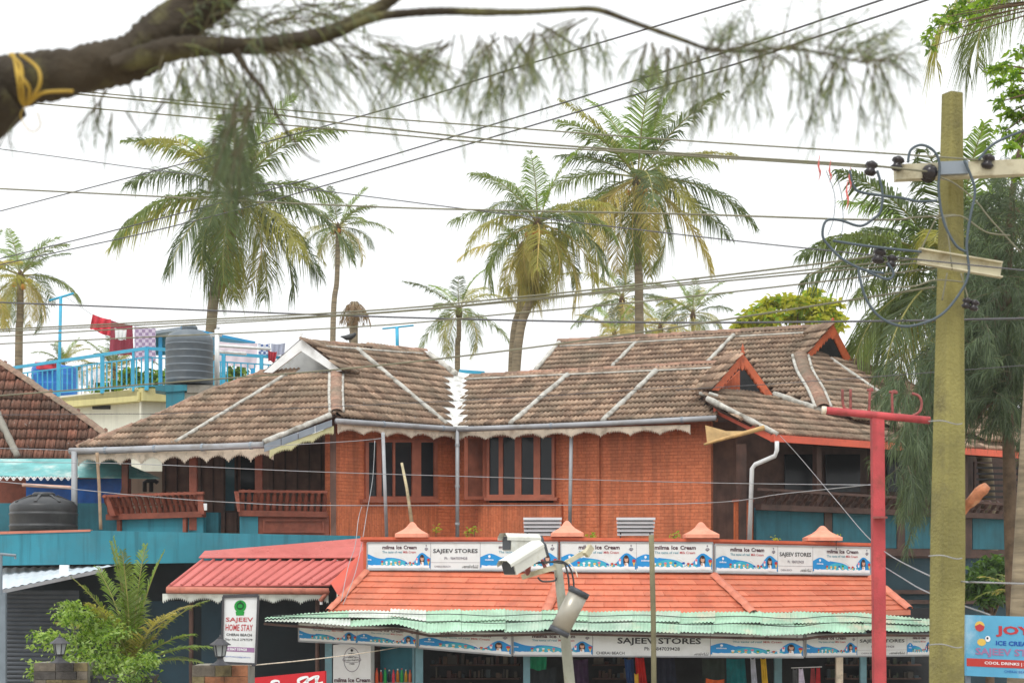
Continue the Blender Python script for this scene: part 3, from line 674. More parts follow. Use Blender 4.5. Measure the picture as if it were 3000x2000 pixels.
# ---------------------------------------------------------------- printed sign boards
def milma(bd, mbp, mbt, u0, u1, left=True):
    W=u1-u0; U=lambda x:u0+W*x; n=40
    if left: f=lambda x:.40+.20*math.exp(-((x-.13)/.13)**2)+.05*sin(x*9-1.6)*(.3<x<.75)+.24*math.exp(-((x-.87)/.10)**2)-.12*math.exp(-((x-.68)/.1)**2)
    else: f=lambda x:.40+.22*math.exp(-((x+.05)/.16)**2)+.05*sin(x*9-1.6)*(.3<x<.75)+.24*math.exp(-((x-.86)/.10)**2)-.12*math.exp(-((x-.7)/.1)**2)
    xs=[i/n*.996+.002 for i in range(n+1)]
    bd.strip(mbp,[(U(x),f(x)) for x in xs],[(U(x),.10+.02*sin(x*55)+.015*sin(x*23)) for x in xs],m_blue,.004)
    xs2=[.2+.6*i/n for i in range(n+1)]
    bd.strip(mbp,[(U(x),min(f(x)-.03,.16+.28*max(0,sin((x-.2)/.6*pi))**.6)) for x in xs2],[(U(x),.13+.02*sin(x*47)) for x in xs2],m_cyan,.008)
    xs3=[.02+.96*i/30 for i in range(31)]
    bd.strip(mbp,[(U(x),.15+.035*abs(sin(x*31))+.02*sin(x*70)) for x in xs3],[(U(x),.07) for x in xs3],m_pwhite,.012)
    # spray arc, cups and cones
    bd.strip(mbp,[(U(.55+.12*t),.47-.34*t*t) for t in [i/8 for i in range(9)]],[(U(.543+.12*t),.455-.34*t*t) for t in [i/8 for i in range(9)]],m_pwhite,.012)
    rnd=random.Random(int(u0*991)+7)
    for k,x in enumerate((.24,.31,.38,.45,.51,.62,.68,.73)):
        m=(m_pgreen,m_pred,m_pwhite,m_pyel,m_pink,m_deep)[(k+rnd.randrange(3))%6]
        bd.disc(mbp,U(x),.27+rnd.uniform(-.03,.04),W*.020,.035,m,.016,8)
        bd.poly(mbp,[(U(x-.014),.25),(U(x+.014),.25),(U(x+.009),.18),(U(x-.009),.18)],m_pwhite if k%2 else m_pyel,.014)
    # child with an ice cream
    bd.disc(mbp,U(.865),.38,W*.040,.19,m_hair,.016); bd.disc(mbp,U(.868),.42,W*.026,.10,m_skin,.02); bd.poly(mbp,[(U(.835),.10),(U(.90),.10),(U(.888),.30),(U(.848),.30)],m_pwhite,.018)
    bd.disc(mbp,U(.858),.25,W*.012,.05,m_skin,.022,8); bd.poly(mbp,[(U(.85),.45),(U(.888),.45),(U(.886),.54),(U(.852),.54)],m_hair,.023)
    bd.poly(mbp,[(U(.765),.44),(U(.80),.44),(U(.795),.26),(U(.772),.26)],m_pwhite,.016); bd.disc(mbp,U(.783),.40,W*.014,.05,m_pink,.02,8)
    bd.poly(mbp,[(U(.945),.36),(U(.99),.36),(U(.968),.16)],m_pyel,.016); bd.disc(mbp,U(.967),.37,W*.024,.06,m_pred,.019,8)
    # words
    if left:
        bd.disc(mbp,U(.12),.50,W*.016,.05,m_pwhite,.016,10); bd.text(mbt,'milma',U(.065),.35,U(.175),.42,m_pwhite,.02,.016)
    else:
        bd.text(mbt,'lma',U(.01),.35,U(.07),.42,m_pwhite,.02,.016)
    bd.text(mbt,'milma',U(.24),.76,U(.43),.90,m_maroon,.03); bd.text(mbt,'Ice',U(.46),.76,U(.545),.90,m_maroon,.03); bd.text(mbt,'Cream',U(.575),.76,U(.78),.90,m_maroon,.03)
    bd.text(mbt,'The taste of real',U(.24),.615,U(.55),.70,m_ptteal,.008); bd.text(mbt,'Milk Cream',U(.57),.615,U(.77),.70,m_pred,.01)
    # small milk mark in the corner
    for a,b,c in (((.90,.76),(.96,.76),(.93,.70)),((.90,.775),(.93,.775),(.93,.83)),((.935,.775),(.965,.775),(.935,.83))): bd.poly(mbp,[(U(p[0]),p[1]) for p in (a,b,c)],m_pgrey,.006)
    bd.disc(mbp,U(.93),.89,W*.010,.03,m_pgrey,.006,8)
def storename(bd, mbt, mbp, u0,u1, big=False):
    W=u1-u0; U=lambda x:u0+W*x
    if big:
        bd.text(mbt,'SAJEEV STORES',U(.21),.47,U(.92),.80,m_pblack,.02); bd.text(mbt,'Ph : 9847039428',U(.44),.26,U(.74),.41,m_pblack,.008)
        bd.text(mbt,'CHERAI BEACH',U(.03),.08,U(.27),.20,m_pblack,.01); bd.text(mbt,'ചെറായി ബീച്ച്',U(.86),.06,U(.985),.19,m_pblack,.012)
    else:
        bd.text(mbt,'SAJEEV STORES',U(.05),.58,U(.95),.77,m_pblack,.018); bd.text(mbt,'Ph : 9847039428',U(.28),.38,U(.74),.48,m_pgrey,.01)
        bd.text(mbt,'CHERAI BEACH',U(.08),.10,U(.40),.17,m_pgrey,.006); bd.text(mbt,'ചെറായി ബീച്ച്',U(.64),.08,U(.96),.20,m_pblack,.012)
        bd.box(mbp,U(0.0),.275,U(1),.283,.001,m_pgrey,.004)
def signboard(label, vp, TL,TR,BR,BL, segs, off=.1):
    cpt=vp.at((TL[0]+TR[0])/2,BL[1],off); t=thing('shop_sign_board',cpt,label,'sign','ice cream boards of the shop')
    b=MB(); vp.slab(b,[TL,TR,BR,BL],.06,m_boardwhite,off); b.build('panel',t)
    fr=MB(); 
    for p,q in ((TL,TR),(BL,BR)): fr.bar(vp.at(*p,off),vp.at(*q,off),.03,.03,m_gutter)
    for p,q in ((TL,BL),(TR,BR)): fr.bar(vp.at(*p,off-.002),vp.at(*q,off-.002),.028,.028,m_gutter)
    fr.build('frame',t)
    bd=Board(vp,TL,TR,BR,BL,off); mp=MB(); mt=MB()
    for s in segs:
        if s[0]=='m': milma(bd,mp,mt,s[1],s[2],s[3] if len(s)>3 else True)
        else: storename(bd,mt,mp,s[1],s[2],s[0]=='S')
    for s in segs[1:]: bd.box(mp,s[1]-.0008,0.02,s[1]+.0008,.98,.001,m_pgrey,.0045)
    mp.build('printed_picture',t,kind='stuff'); mt.build('lettering',t,kind='stuff'); return t
signboard('upper parapet board, leftmost of three, with shop name between two ice cream panels',pa1,(1076,1589),(1634,1587),(1634,1671),(1075,1668),[('m',0,.335,False),('s',.335,.595),('m',.595,1)])
signboard('upper parapet board in the middle with two large ice cream panels and no shop name',pa2,(1642,1587),(2088,1589),(2088,1674),(1642,1673),[('m',0,.5),('m',.5,1)])
signboard('upper parapet board, rightmost of three, beside the red sign post',pa3,(2095,1593),(2551,1603),(2551,1683),(2095,1677),[('m',0,.395),('s',.395,.62),('m',.62,1)])
lv1=VP(875,36.6,1222,36.0); lv2=VP(1222,36.0,1500,35.6); lv3=VP(1500,35.7,2357,35.6); lv4=VP(2357,35.8,2725,37.1)
signboard('lower sign board at far left under canopy with two ice cream panels',lv1,(875,1822),(1220,1842),(1220,1895),(875,1877),[('m',0,.5,False),('m',.5,1)],0)
signboard('lower sign board with one ice cream panel, tilted under sagging canopy edge',lv2,(1226,1842),(1499,1853),(1498,1920),(1226,1897),[('m',0,1)],0)
signboard('long lower sign board with large black shop name over the open shop',lv3,(1503,1850),(2354,1857),(2354,1925),(1503,1919),[('m',0,.275,False),('S',.275,.68),('m',.68,1)],0)
signboard('lower sign board at right end behind the red post and concrete pole',lv4,(2361,1857),(2728,1856),(2728,1919),(2361,1923),[('m',0,.4,False),('s',.4,.83),('m',.83,1.2)] if False else [('m',0,.4,False),('s',.4,.80),('m',.80,1)],0)
# ---------------------------------------------------------------- corrugated canopy
def interp(tab,x):
    for (x0,*a),(x1,*b) in zip(tab,tab[1:]):
        if x<=x1:
            t=max(0,(x-x0)/(x1-x0)); return [p+(q-p)*t for p,q in zip(a,b)]
    return list(tab[-1][1:])
def sheetmat(name,col,dirtc,amt): return M(name,col,.45,.14,2.2,0,40,0,dirt=(dirtc,amt,1.7),streak=.15,spec=.4)
sm=[sheetmat('green_sheet',lin((166,198,176)),lin((196,206,192)),.7),sheetmat('pale_green_sheet',lin((172,208,182)),lin((134,188,152)),.6),sheetmat('whitish_sheet',lin((212,222,212)),lin((170,180,160)),.6),sheetmat('stained_green_sheet',lin((164,202,176)),lin((208,194,172)),.75)]
can=thing('corrugated_canopy',(P(1700,HZ,36).x,36.3,P(1700,1860,36).z),'long patched green and white corrugated sheet canopy over the shop','canopy')
CT=[(775,1810,37.0),(950,1797,36.6),(1100,1790,36.4),(1250,1790,36.4),(1490,1791,36.5),(2100,1796,36.2),(2500,1798,36.6),(2740,1818,37.6)]
CB=[(775,1815,36.2),(870,1822,35.7),(1010,1832,35.4),(1100,1832,35.3),(1165,1830,35.3),(1260,1850,35.2),(1490,1848,35.2),(1640,1844,35.2),(2000,1852,35.1),(2350,1860,35.2),(2400,1852,35.4),(2560,1848,35.8),(2740,1850,36.8)]
rnd=random.Random(5); x=776; k=0
while x<2735:
    w=rnd.uniform(90,150); x1=min(2740,x+w+5)
    for row,(v0,v1) in enumerate(((0,.56),(.5,1.0))):
        sk=rnd.uniform(-14,14); tilt=rnd.uniform(-.012,.012); nx=max(8,int((x1-x)/1.9)); mb=MB(); vs=[];fs=[]; rows=3
        for r in range(rows+1):
            v=v0+(v1-v0)*r/rows
            for i in range(nx+1):
                xx=x+(x1-x)*i/nx; yb,Yb=interp(CB,xx); yt,Yt=interp(CT,xx)
                pt=P(xx,yt,Yt); pb=P(xx,yb,Yb); q=pt.lerp(pb,v); q.z+=.012*sin(xx*2*pi/11.0)+tilt*(i/nx-.5)*4+(.03 if row==0 else 0)+.012*(k%2)
                if row==1 and r==rows: q+= (pb-pt).normalized()*.03*sin(k*2.3)
                vs.append(q)
        for r in range(rows):
            for i in range(nx): fs.append((r*(nx+1)+i,r*(nx+1)+i+1,(r+1)*(nx+1)+i+1,(r+1)*(nx+1)+i))
        pick=rnd.random(); m=(sm[2] if x<1180 and pick<.7 else sm[1]) if x<1450 else (sm[3] if x>2300 and pick<.7 else (sm[0] if pick<.6 else sm[1] if pick<.85 else sm[3]))
        mb.add(vs,fs,m); mb.build('roofing_sheet',can,True)
    x+=w; k+=1
mb=MB()
for v in (.35,.72):
    pts=[]
    for i in range(60):
        xx=800+1900*i/59; yb,Yb=interp(CB,xx); yt,Yt=interp(CT,xx); q=P(xx,yt,Yt).lerp(P(xx,yb,Yb),v+.05*sin(i*.7)); q.z+=.075; pts.append(q)
    mb.tube(pts,.009,5,m_black)
mb.build('tie_wire',can)
mb=MB()
for a,b in zip(CB,CB[1:]): mb.bar(P(a[0],a[1]+3,a[2]+.18)-V(0,0,.06),P(b[0],b[1]+3,b[2]+.18)-V(0,0,.06),.05,.05,m_dtimber)
mb.build('edge_batten',can)
# ---------------------------------------------------------------- red metal roof left of the shop
rr=thing('red_metal_roof',(P(780,HZ,39).x,39,P(780,1720,38.4).z),'red ribbed metal lean-to roof with brown gutter and cream valance','roof')
TLp,TRp,BRp,BLp=P(585,1641,39.6),P(1072,1641,39.6),P(966,1712,38.2),P(490,1716,38.2)
nn=(BRp-BLp).cross(TLp-BLp).normalized(); nn=nn if nn.z>0 else -nn
mb=MB(); mb.prism([TLp,TRp,BRp,BLp],-nn*.03,m_redmetal); mb.build('sheet',rr)
for k in range(15):
    t=(k+.3)/15; a=TLp.lerp(TRp,t)+nn*.02; b=BLp.lerp(BRp,t)+nn*.02; mb=MB(); d=(BRp-BLp).normalized()
    mb.prism([b-d*.032,b-d*.014+nn*.032,b+d*.014+nn*.032,b+d*.032],a-b,m_redmetal); mb.build('sheet_rib',rr)
mb=MB(); mb.prism([P(600,1612,39.9),P(1066,1598,40.1),P(1075,1640,39.55)+nn*.07,P(583,1640,39.55)+nn*.07],-nn*.02,m_redmetal); mb.build('ridge_flashing',rr)
mb=MB(); mb.prism([P(600,1613,39.95),P(880,1592,40.6),P(1066,1575,40.5),P(1066,1599,40.05)],(0,0,-.03),m_redmetal); mb.build('rear_sheet',rr)
m_redside=M('red_orange_side_sheet',lin((204,92,74)),.4,.1,1)
mb=MB(); mb.prism([P(1062,1612,39.4),P(1070,1664,38.9),P(990,1742,37.6),P(968,1706,38.1)],(.05,0.02,.0),m_redside); mb.build('side_sheet',rr)
m_browngut=M('brown_gutter',lin((196,124,104)),.6,.14,2,dirt=(lin((120,70,56)),.6,4))
mb=MB(); mb.tube([P(488,1727,38.1),P(963,1731,38.1)],.075,10,m_browngut); mb.tube([P(962,1728,38.1),P(938,1760,38.1)],.05,8,m_browngut); mb.build('gutter',rr,True)
mb=MB(); mb.tube([P(941,1752,38.1),P(941,1770,38.1)],.035,8,m_whitepipe); mb.build('spout',rr)
m_vwhite=M('white_valance_paint',lin((214,220,212)),.7,.1,3,dirt=(lin((150,156,140)),.5,5))
valance(rr,P(476,1738,38.15),P(962,1741,38.15),.09,.19,.64,m_vwhite,seed=5)
mb=MB()
for x in (560,930): mb.tube([P(x,1740,38.6),P(x,2300,38.6)],.05,8,m_dtimber)
mb.build('support_post',rr,kind='stuff')
# ---------------------------------------------------------------- cream terrace building behind
m_creamwall=M('cream_wall_paint',lin((222,222,206)),.8,.07,.8,.1,60,streak=.2)
m_yellowband=M('pale_yellow_band',lin((206,198,140)),.75,.1,1,streak=.25)
m_rail=M('sky_blue_railing_paint',lin((64,168,204)),.45,.1,4)
m_bluepaint=M('blue_steel_paint',lin((40,140,190)),.45,.1,3)
tb=thing('terrace_building',(P(415,HZ,55).x,58,0),'cream two storey house with pale yellow roof band behind the tiled roof','house')
vtl=VP(20,60.3,430,55.0); vtr=VP(430,55.0,860,57.6)
mb=MB(); vtl.slab(mb,[(150,1180),(416,1168),(416,1760),(150,1760)],.2,m_creamwall,-.35); vtr.slab(mb,[(414,1168),(720,1190),(720,1760),(414,1760)],.2,m_creamwall,-.35); mb.build('wall',tb)
mb=MB(); vtl.slab(mb,[(150,1168),(418,1136),(418,1173),(150,1196)],.5,m_yellowband); vtr.slab(mb,[(418,1136),(860,1152),(860,1186),(418,1173)],.5,m_yellowband); mb.build('roof_band',tb)
a,b,c=vtl.at(20,1172),vtl.at(430,1138),vtr.at(860,1152); mb=MB(); bk=V(-1,9,0); mb.prism([a,b,c,c+bk,a+bk],(0,0,-.2),m_creamwall); mb.build('roof_slab',tb)
mb=MB(); vtl.rect(mb,270,1187,320,1198,.05,m_black,-.3); mb.build('vent',tb)
mb=MB(); mb.tube([vtl.at(408,1148,.1),vtl.at(406,1172,.12)],.07,8,m_yellowband); mb.build('drain_spout',tb)
# railing
rl=thing('terrace_railing',(P(430,HZ,55).x,55,P(430,1140,55).z),'sky blue metal railing round the flat terrace roof','railing')
yt=lambda x:1080-(x-20)*60/410 if x<430 else 1020+(x-430)*28/400
yb_=lambda x:1166-(x-20)*28/410 if x<430 else 1138+(x-430)*14/400
vv=lambda x:vtl if x<=430 else vtr
mb=MB()
for x0,x1 in ((20,430),(430,860)):
    v=vv((x0+x1)/2)
    e=1e-3; mb.bar(v.at(x0,yt(x0+e)),v.at(x1,yt(x1-e)),.09,.1,m_rail)
mb.build('top_rail',rl)
for f,nm in ((.22,'upper_rail'),(.93,'lower_rail')):
    for x0,x1 in ((20,430),(430,860)):
        v=vv((x0+x1)/2); e=1e-3; m2=MB(); m2.bar(v.at(x0,yt(x0+e)*(1-f)+yb_(x0+e)*f),v.at(x1,yt(x1-e)*(1-f)+yb_(x1-e)*f),.04,.04,m_rail); m2.build(nm,rl)
for x in (42,172,300,391,430,655,766,838):
    m2=MB(); v=vv(x); m2.bar(v.at(x,yt(x)),v.at(x,yb_(x)+5),.12 if x!=391 else .07,.12,m_rail); m2.build('post',rl)
xs=[52+14.5*i for i in range(26)]+[446+20*i for i in range(21)]
for x in xs:
    m2=MB(); v=vv(x); t=yt(x); bb=yb_(x); m2.bar(v.at(x,t*.78+bb*.22),v.at(x,t*.07+bb*.93),.04,.04,m_rail); m2.build('bar',rl)
# grey water tank on its stand
m_tank=M('slate_grey_plastic',lin((98,108,116)),.45,.08,1.5,dirt=(lin((130,136,138)),.3,2)); m_tankb=M('black_plastic',lin((58,60,62)),.42,.1,1.5,dirt=(lin((96,98,98)),.35,2))
def tank(name,label,cx,yt,yb,rp,Y,mat,rings,dome,n=36):
    c=P(cx,yb,Y); r=rp*Y/F; h=(yb-yt)*Y/F; t=thing(name,c,label,'water tank'); mb=MB(); pr=[(r,0)]
    for k in range(rings):
        z=h*(.04+.9*(k+.5)/rings); d=h*.9/rings
        pr+=[(r,z-d*.3),(r*1.018,z-d*.22),(r*1.018,z-d*.10),(r*.985,z-d*.04),(r,z+d*.06)]
    pr+=[(r,h*.95),(r*.97,h),(r*.85,h+dome*.35),(r*.55,h+dome*.7),(r*.3,h+dome*.85)]
    mb.lathe(c,pr,n,mat); mb.build('tank_body',t,True)
    l=MB(); l.lathe(c+V(0,0,h+dome*.8),[(r*.34,0),(r*.34,dome*.3),(r*.28,dome*.45),(0.01,dome*.5)],24,mat); l.build('lid',t,True)
    return t,c,r,h
tank('water_tank','slate grey ribbed water tank on teal stand above the tiled roof',555,990,1127,69,52,m_tank,6,.3)
st=thing('tank_stand',P(540,1200,52.3),'teal pillar and concrete slab carrying the grey water tank','stand')
vs_=VP(440,51.2,640,51.6); mb=MB(); vs_.slab(mb,[(455,1128),(548,1126),(548,1144),(490,1148),(455,1142)],.9,m_teal,.05); vs_.slab(mb,[(548,1127),(632,1128),(632,1150),(548,1150)],.9,m_concrete,.04); mb.build('slab',st)
mb=MB(); vs_.rect(mb,486,1146,541,1290,.5,m_teal); mb.build('pillar',st); mb=MB(); vs_.slab(mb,[(541,1150),(612,1150),(600,1172),(545,1190)],.4,m_creamwall,-.1); mb.build('bracket',st)
# shelter roof, pipe frame, T pole
sh=thing('roof_shelter',P(600,1130,60),'low shelter with blue steel roof edge behind the grey tank','shelter'); vsh=VP(430,59.5,760,60.5)
mb=MB(); vsh.slab(mb,[(432,972),(530,957),(530,966),(434,980)],4,m_bluegrey,0); mb.build('roof_sheet',sh)
mb=MB(); vsh.slab(mb,[(530,955),(748,1000),(748,1006),(530,966)],4,m_bluepaint,.02); mb.build('roof_edge',sh)
for x in (470,600,740): m2=MB(); m2.bar(vsh.at(x,985 if x<700 else 1004,-.3),vsh.at(x,1145,-.3),.12,.12,m_bluepaint); m2.build('post',sh)
m2=MB(); vsh.rect(m2,445,985,500,1040,.05,m_tealdark,-.6); m2.build('side_panel',sh)
pf=thing('pipe_frame',P(636,1130,53),'white pipe frame with small tap rising beside the grey tank','pipe'); mb=MB()
mb.tube([P(636,965,53),P(636,1135,53)],.075,10,m_white); mb.build('upright',pf,True)
for y0,y1,x1 in ((1012,1022,792),(1030,1036,720)): m2=MB(); m2.tube([P(640,y0,53),P(x1,y1,54)],.05,8,m_white); m2.build('crosspipe',pf,True)
m2=MB(); m2.tube([P(612,982,53),P(650,980,53)],.06,8,m_white); m2.tube([P(636,968,53),P(640,958,53)],.05,8,m_pipe); m2.build('fitting',pf,True,kind='stuff')
tp=thing('clothes_pole',P(175,1160,58.3),'tall sky blue T pole holding the clothes line on the terrace','pole'); mb=MB(); mb.tube([P(178,868,58.3),P(172,1165,58.3)],.055,8,m_rail); mb.build('upright',tp,True); mb=MB(); mb.tube([P(145,880,58.3),P(216,859,58.3)],.04,8,m_rail); mb.build('arm',tp,True)
tag_=MB(); tag_.tube([P(190,868,58.3),P(270,922,58),P(330,945,57.8),P(480,965,57.5)],.012,4,m_pipe); tag(tag_.build('clothes_line'),'thin line from the blue T pole to the hanging washing','line')
def checkmat(name,a,b,sc_=14):
    m,t,out=nodes(name); bs=N(t,'ShaderNodeBsdfPrincipled'); t.links.new(bs.outputs[0],out.inputs[0]); ck=N(t,'ShaderNodeTexChecker'); ck.inputs['Scale'].default_value=sc_
    ck.inputs['Color1'].default_value=tuple(a)+(1,); ck.inputs['Color2'].default_value=tuple(b)+(1,); t.links.new(smap(t,(1,0.01,1)),ck.inputs[0]); t.links.new(ck.outputs[0],bs.inputs['Base Color']); bs.inputs['Roughness'].default_value=.9; return m
def stripemat(name,a,b,sc_=8):
    m,t,out=nodes(name); bs=N(t,'ShaderNodeBsdfPrincipled'); t.links.new(bs.outputs[0],out.inputs[0]); w=N(t,'ShaderNodeTexWave'); w.inputs['Scale'].default_value=sc_; w.inputs['Distortion'].default_value=1.5
    t.links.new(mixc(t,ramp(t,w.outputs[0],.3,.7),a,b),bs.inputs['Base Color']); bs.inputs['Roughness'].default_value=.9; return m
def cloth(label, pts, Y, mat, cat='cloth', folds=3, amp=.05, name='hanging_cloth', group=None, seed=0):
    # pts: TL,TR,BR,BL photo corners
    TL,TR,BR,BL=[P(*q,Y) for q in pts]; nx,ny=16,8; mb=MB(); vs=[]; rnd=random.Random(seed+int(pts[0][0])); ph=rnd.uniform(0,6)
    for j in range(ny+1):
        v=j/ny
        for i in range(nx+1):
            u=i/nx; q=(TL*(1-u)+TR*u)*(1-v)+(BL*(1-u)+BR*u)*v
            q+=V(0,amp*sin(u*folds*2*pi+ph+v)*(.3+.7*v),.02*sin(u*9+ph)*(v if v>.8 else 0)-.03*sin(u*pi)*(1-v)); vs.append(q)
    mb.add(vs,[(j*(nx+1)+i,j*(nx+1)+i+1,(j+1)*(nx+1)+i+1,(j+1)*(nx+1)+i) for j in range(ny) for i in range(nx)],mat)
    return tag(mb.build(name,None,True),label,cat,group)
g='washing on the terrace'
m_redc=M('red_cotton',lin((214,66,80)),.9,.25,5); m_marc=stripemat('maroon_striped_cotton',lin((120,34,52)),lin((160,70,84)),9); m_lil=checkmat('lilac_checked_cotton',lin((200,186,204)),lin((150,130,160)),9); m_whc=M('white_cotton',lin((226,226,226)),.9,.08,4)
cloth('bright red cloth at the left end of the washing line',[(272,920),(326,936),(327,988),(262,962)],57.8,m_redc,group=g,amp=.12)
cloth('maroon striped cloth hanging below the red one on the line',[(326,938),(388,953),(391,1042),(319,1036)],57.6,m_marc,group=g)
cloth('small white shirt hanging in front of the maroon striped cloth',[(336,960),(371,966),(368,996),(337,994)],57.3,m_whc,group=g)
cloth('lilac checked cloth hanging left of the grey water tank',[(394,955),(456,962),(456,1060),(394,1055)],57.4,m_lil,group=g)
cloth('pale pink sheet hanging right of the grey water tank',[(642,1000),(755,1005),(752,1078),(642,1070)],57.5,M('pale_pink_cotton',lin((222,206,214)),.9,.12,3),group=g)
cloth('blue and white checked cloth right of the pink sheet',[(756,1005),(792,1006),(790,1045),(758,1045)],57.2,checkmat('blue_check',lin((90,110,160)),lin((214,218,226)),12),group=g)
cloth('grey blue cloth next to the white gable board',[(794,1006),(836,1004),(832,1042),(795,1040)],57.2,M('grey_blue_cotton',lin((170,176,194)),.9,.12,3),group=g)
cloth('small dark red cloth low on the railing by the white gable',[(786,1026),(812,1030),(806,1062),(786,1056)],57.0,M('dark_red_cotton',lin((170,50,62)),.9,.2,5),group=g)
m_bluepl=M('blue_plastic',lin((46,122,206)),.4,.15,2)
tank('blue_drum','wide blue plastic drum behind the terrace railing',160,1078,1168,66,60.5,m_bluepl,3,.12)
mb=MB(); v=VP(90,59.6,160,59.4); v.rect(mb,106,1062,152,1080,.4,m_redc); v.rect(mb,102,1060,156,1065,.46,m_redc,.03); tag(mb.build('red_basin'),'small red tub resting on the blue drum','tub')
def chair(label,cx,yb,h,Y,rz,mat):
    t=thing('plastic_chair',P(cx,yb,Y),label,'chair','white plastic chairs on the terrace'); s=h*Y/F/.9; o=P(cx,yb,Y); R=Matrix.Rotation(rz,3,'Z'); q=lambda x,y,z:o+R@V(x*s,y*s,z*s)
    mb=MB(); mb.prism([q(-.22,-.2,.42),q(.22,-.2,.42),q(.22,.22,.42),q(-.22,.22,.42)],(0,0,.03*s),mat); mb.build('seat',t)
    for x in (-.2,.2):
        for y in (-.2,.22): m2=MB(); m2.tube([q(x*1.1,y*1.1,0),q(x,y,.43)],.025*s,6,mat); m2.build('leg',t)
        m2=MB(); m2.tube([q(x*1.15,-.2,.43),q(x*1.15,-.2,.62),q(x*1.15,.2,.66)],.02*s,6,mat); m2.build('arm',t)
    m2=MB(); 
    m2.tube([q(-.21,.22,.43),q(-.22,.27,.86),q(-.1,.28,.9),q(.1,.28,.9),q(.22,.27,.86),q(.21,.22,.43)],.025*s,6,mat); b=m2.build('backrest',t)
    for k in range(5): m3=MB(); x=-.13+.065*k; m3.bar(q(x,.225,.44),q(x,.275,.89),.03*s,.015*s,mat); m3.build('back_slat',b)
m_wpl=M('white_plastic',lin((226,224,228)),.45,.06,3)
chair('white plastic chair facing away beside the blue drum',252,1163,76,58.0,pi,m_wpl); chair('white plastic chair further right behind the railing',300,1150,66,59.2,pi*.8,m_wpl)
# ---------------------------------------------------------------- neighbour with red tiles at the left edge
nh=thing('neighbour_house',(P(60,HZ,46).x,47,0),'neighbour house with dark red clay tile hip roof at the left edge','house')
fN=Facet.pitch(P(-60,1347,44.2),P(320,1335,44.6),48); pN=[(-70,1025),(20,1078),(130,1150),(235,1220),(312,1276),(250,1338),(-70,1345)]
lay_tiles(nh,tile_list(fN,pN,31,.262,.38),m_tile_red,300,7); deck(nh,fN,pN); cap_line(nh,[fN.ray(-70,1022),fN.ray(20,1074),fN.ray(130,1148),fN.ray(235,1218),fN.ray(312,1274)],.13,.4,m_cap,9)
rib(nh,fN,(-14,1200),(52,1338),.10,m_concrete); mb=MB(); VP(-80,46,400,46).rect(mb,-80,1330,380,1900,.2,m_terra); mb.build('wall',nh)
fb=VP(350,47.5,480,47.2); mb=MB(); fb.rect(mb,330,1380,485,1560,.2,m_creamwall); mb.build('side_wall',nh)
aw=thing('turquoise_awning',P(200,1400,43),'weathered turquoise plastic sheet awning with white lace edge','awning'); m_turq=M('weathered_turquoise_sheet',lin((112,178,178)),.5,.2,2,dirt=(lin((200,214,208)),.85,1.6))
mb=MB(); q=[P(-60,1343,44.0),P(335,1343,44.0),P(470,1400,42.9),P(-60,1392,42.6)]; mb.prism(q,(0,0,-.02),m_turq); mb.build('sheet',aw)
mb=MB(); vz=VP(-20,42.6,220,42.7)
for k in range(13):
    x=-30+k*20
    for dx,s in ((0,1),(10,-1)):
        vz.slab(mb,[(x+dx-1.5,1394 if s>0 else 1407),(x+dx+1.5,1394 if s>0 else 1407),(x+dx+11.5,1407 if s>0 else 1394),(x+dx+8.5,1407 if s>0 else 1394)],.01,m_white,.01)
    vz.slab(mb,[(x+4,1399),(x+10,1395),(x+16,1399),(x+10,1403)],.01,m_white,.016)
mb.build('lace_edge',aw)
m_tarp=M('blue_tarpaulin',lin((16,100,190)),.45,.2,2); cloth('bright blue tarpaulin hanging under the turquoise awning',[(75,1398),(362,1400),(345,1478),(78,1472)],43.4,m_tarp,'tarpaulin',7,.12,'blue_tarpaulin')
mb=MB(); mb.tube(smooth_path([P(66,1420,42.4),P(140,1424,42.3),P(216,1428,42.2)],4),.045,8,M('pink_pvc',lin((206,168,150)),.6,.15,4)); tag(mb.build('horizontal_pipe',None,True),'pinkish horizontal pipe just above the black water tank','pipe')
tk,c,r,h=tank('water_tank','squat black water tank standing behind the teal parapet',128,1478,1556,97,41.2,m_tankb,2,.24)
for k in range(8):
    mb=MB(); a=2*pi*k/8; d=V(cos(a),sin(a),0); mb.bar(c+d*r*.92+V(0,0,h+.04),c+d*r*.4+V(0,0,h+.215),.07,.05,m_tankb); mb.build('dome_rib',tk)
# ---------------------------------------------------------------- teal terrace parapet and ground floor at left
tw=thing('teal_terrace',(P(400,HZ,40).x,40.5,0),'teal painted terrace parapet running along the left of the shop','terrace')
vt1=VP(-40,39.3,265,39.4); vt2=VP(265,39.4,1062,41.0)
mb=MB(); vt1.slab(mb,[(-40,1562),(265,1553),(265,1652),(-40,1656)],.2,m_teal); vt2.slab(mb,[(265,1553),(1056,1569),(1056,1610),(700,1646),(265,1652)],.2,m_teal); mb.build('parapet',tw)
mb=MB(); vt1.slab(mb,[(-40,1557),(265,1550),(265,1556),(-40,1565)],.25,m_browngut,.02); mb.build('parapet_coping',tw)
mb=MB(); mb.prism([P(-40,1600,39.5),P(265,1600,39.6),P(1050,1600,41.2),P(1050,1600,46),P(-40,1600,46)],(0,0,-.15),m_concrete); mb.build('floor_slab',tw)
vk=VP(-40,42.3,340,42.6)
for x0,x1 in ((-40,34),(222,338)): mb=MB(); vk.rect(mb,x0,1473,x1,1570,.15,m_tealdark); mb.build('rear_parapet',tw)
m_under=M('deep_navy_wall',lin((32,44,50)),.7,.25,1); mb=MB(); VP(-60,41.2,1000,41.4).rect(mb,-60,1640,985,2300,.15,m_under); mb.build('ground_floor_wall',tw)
m_door=M('dark_blue_door',lin((34,62,76)),.6,.2,1.5)
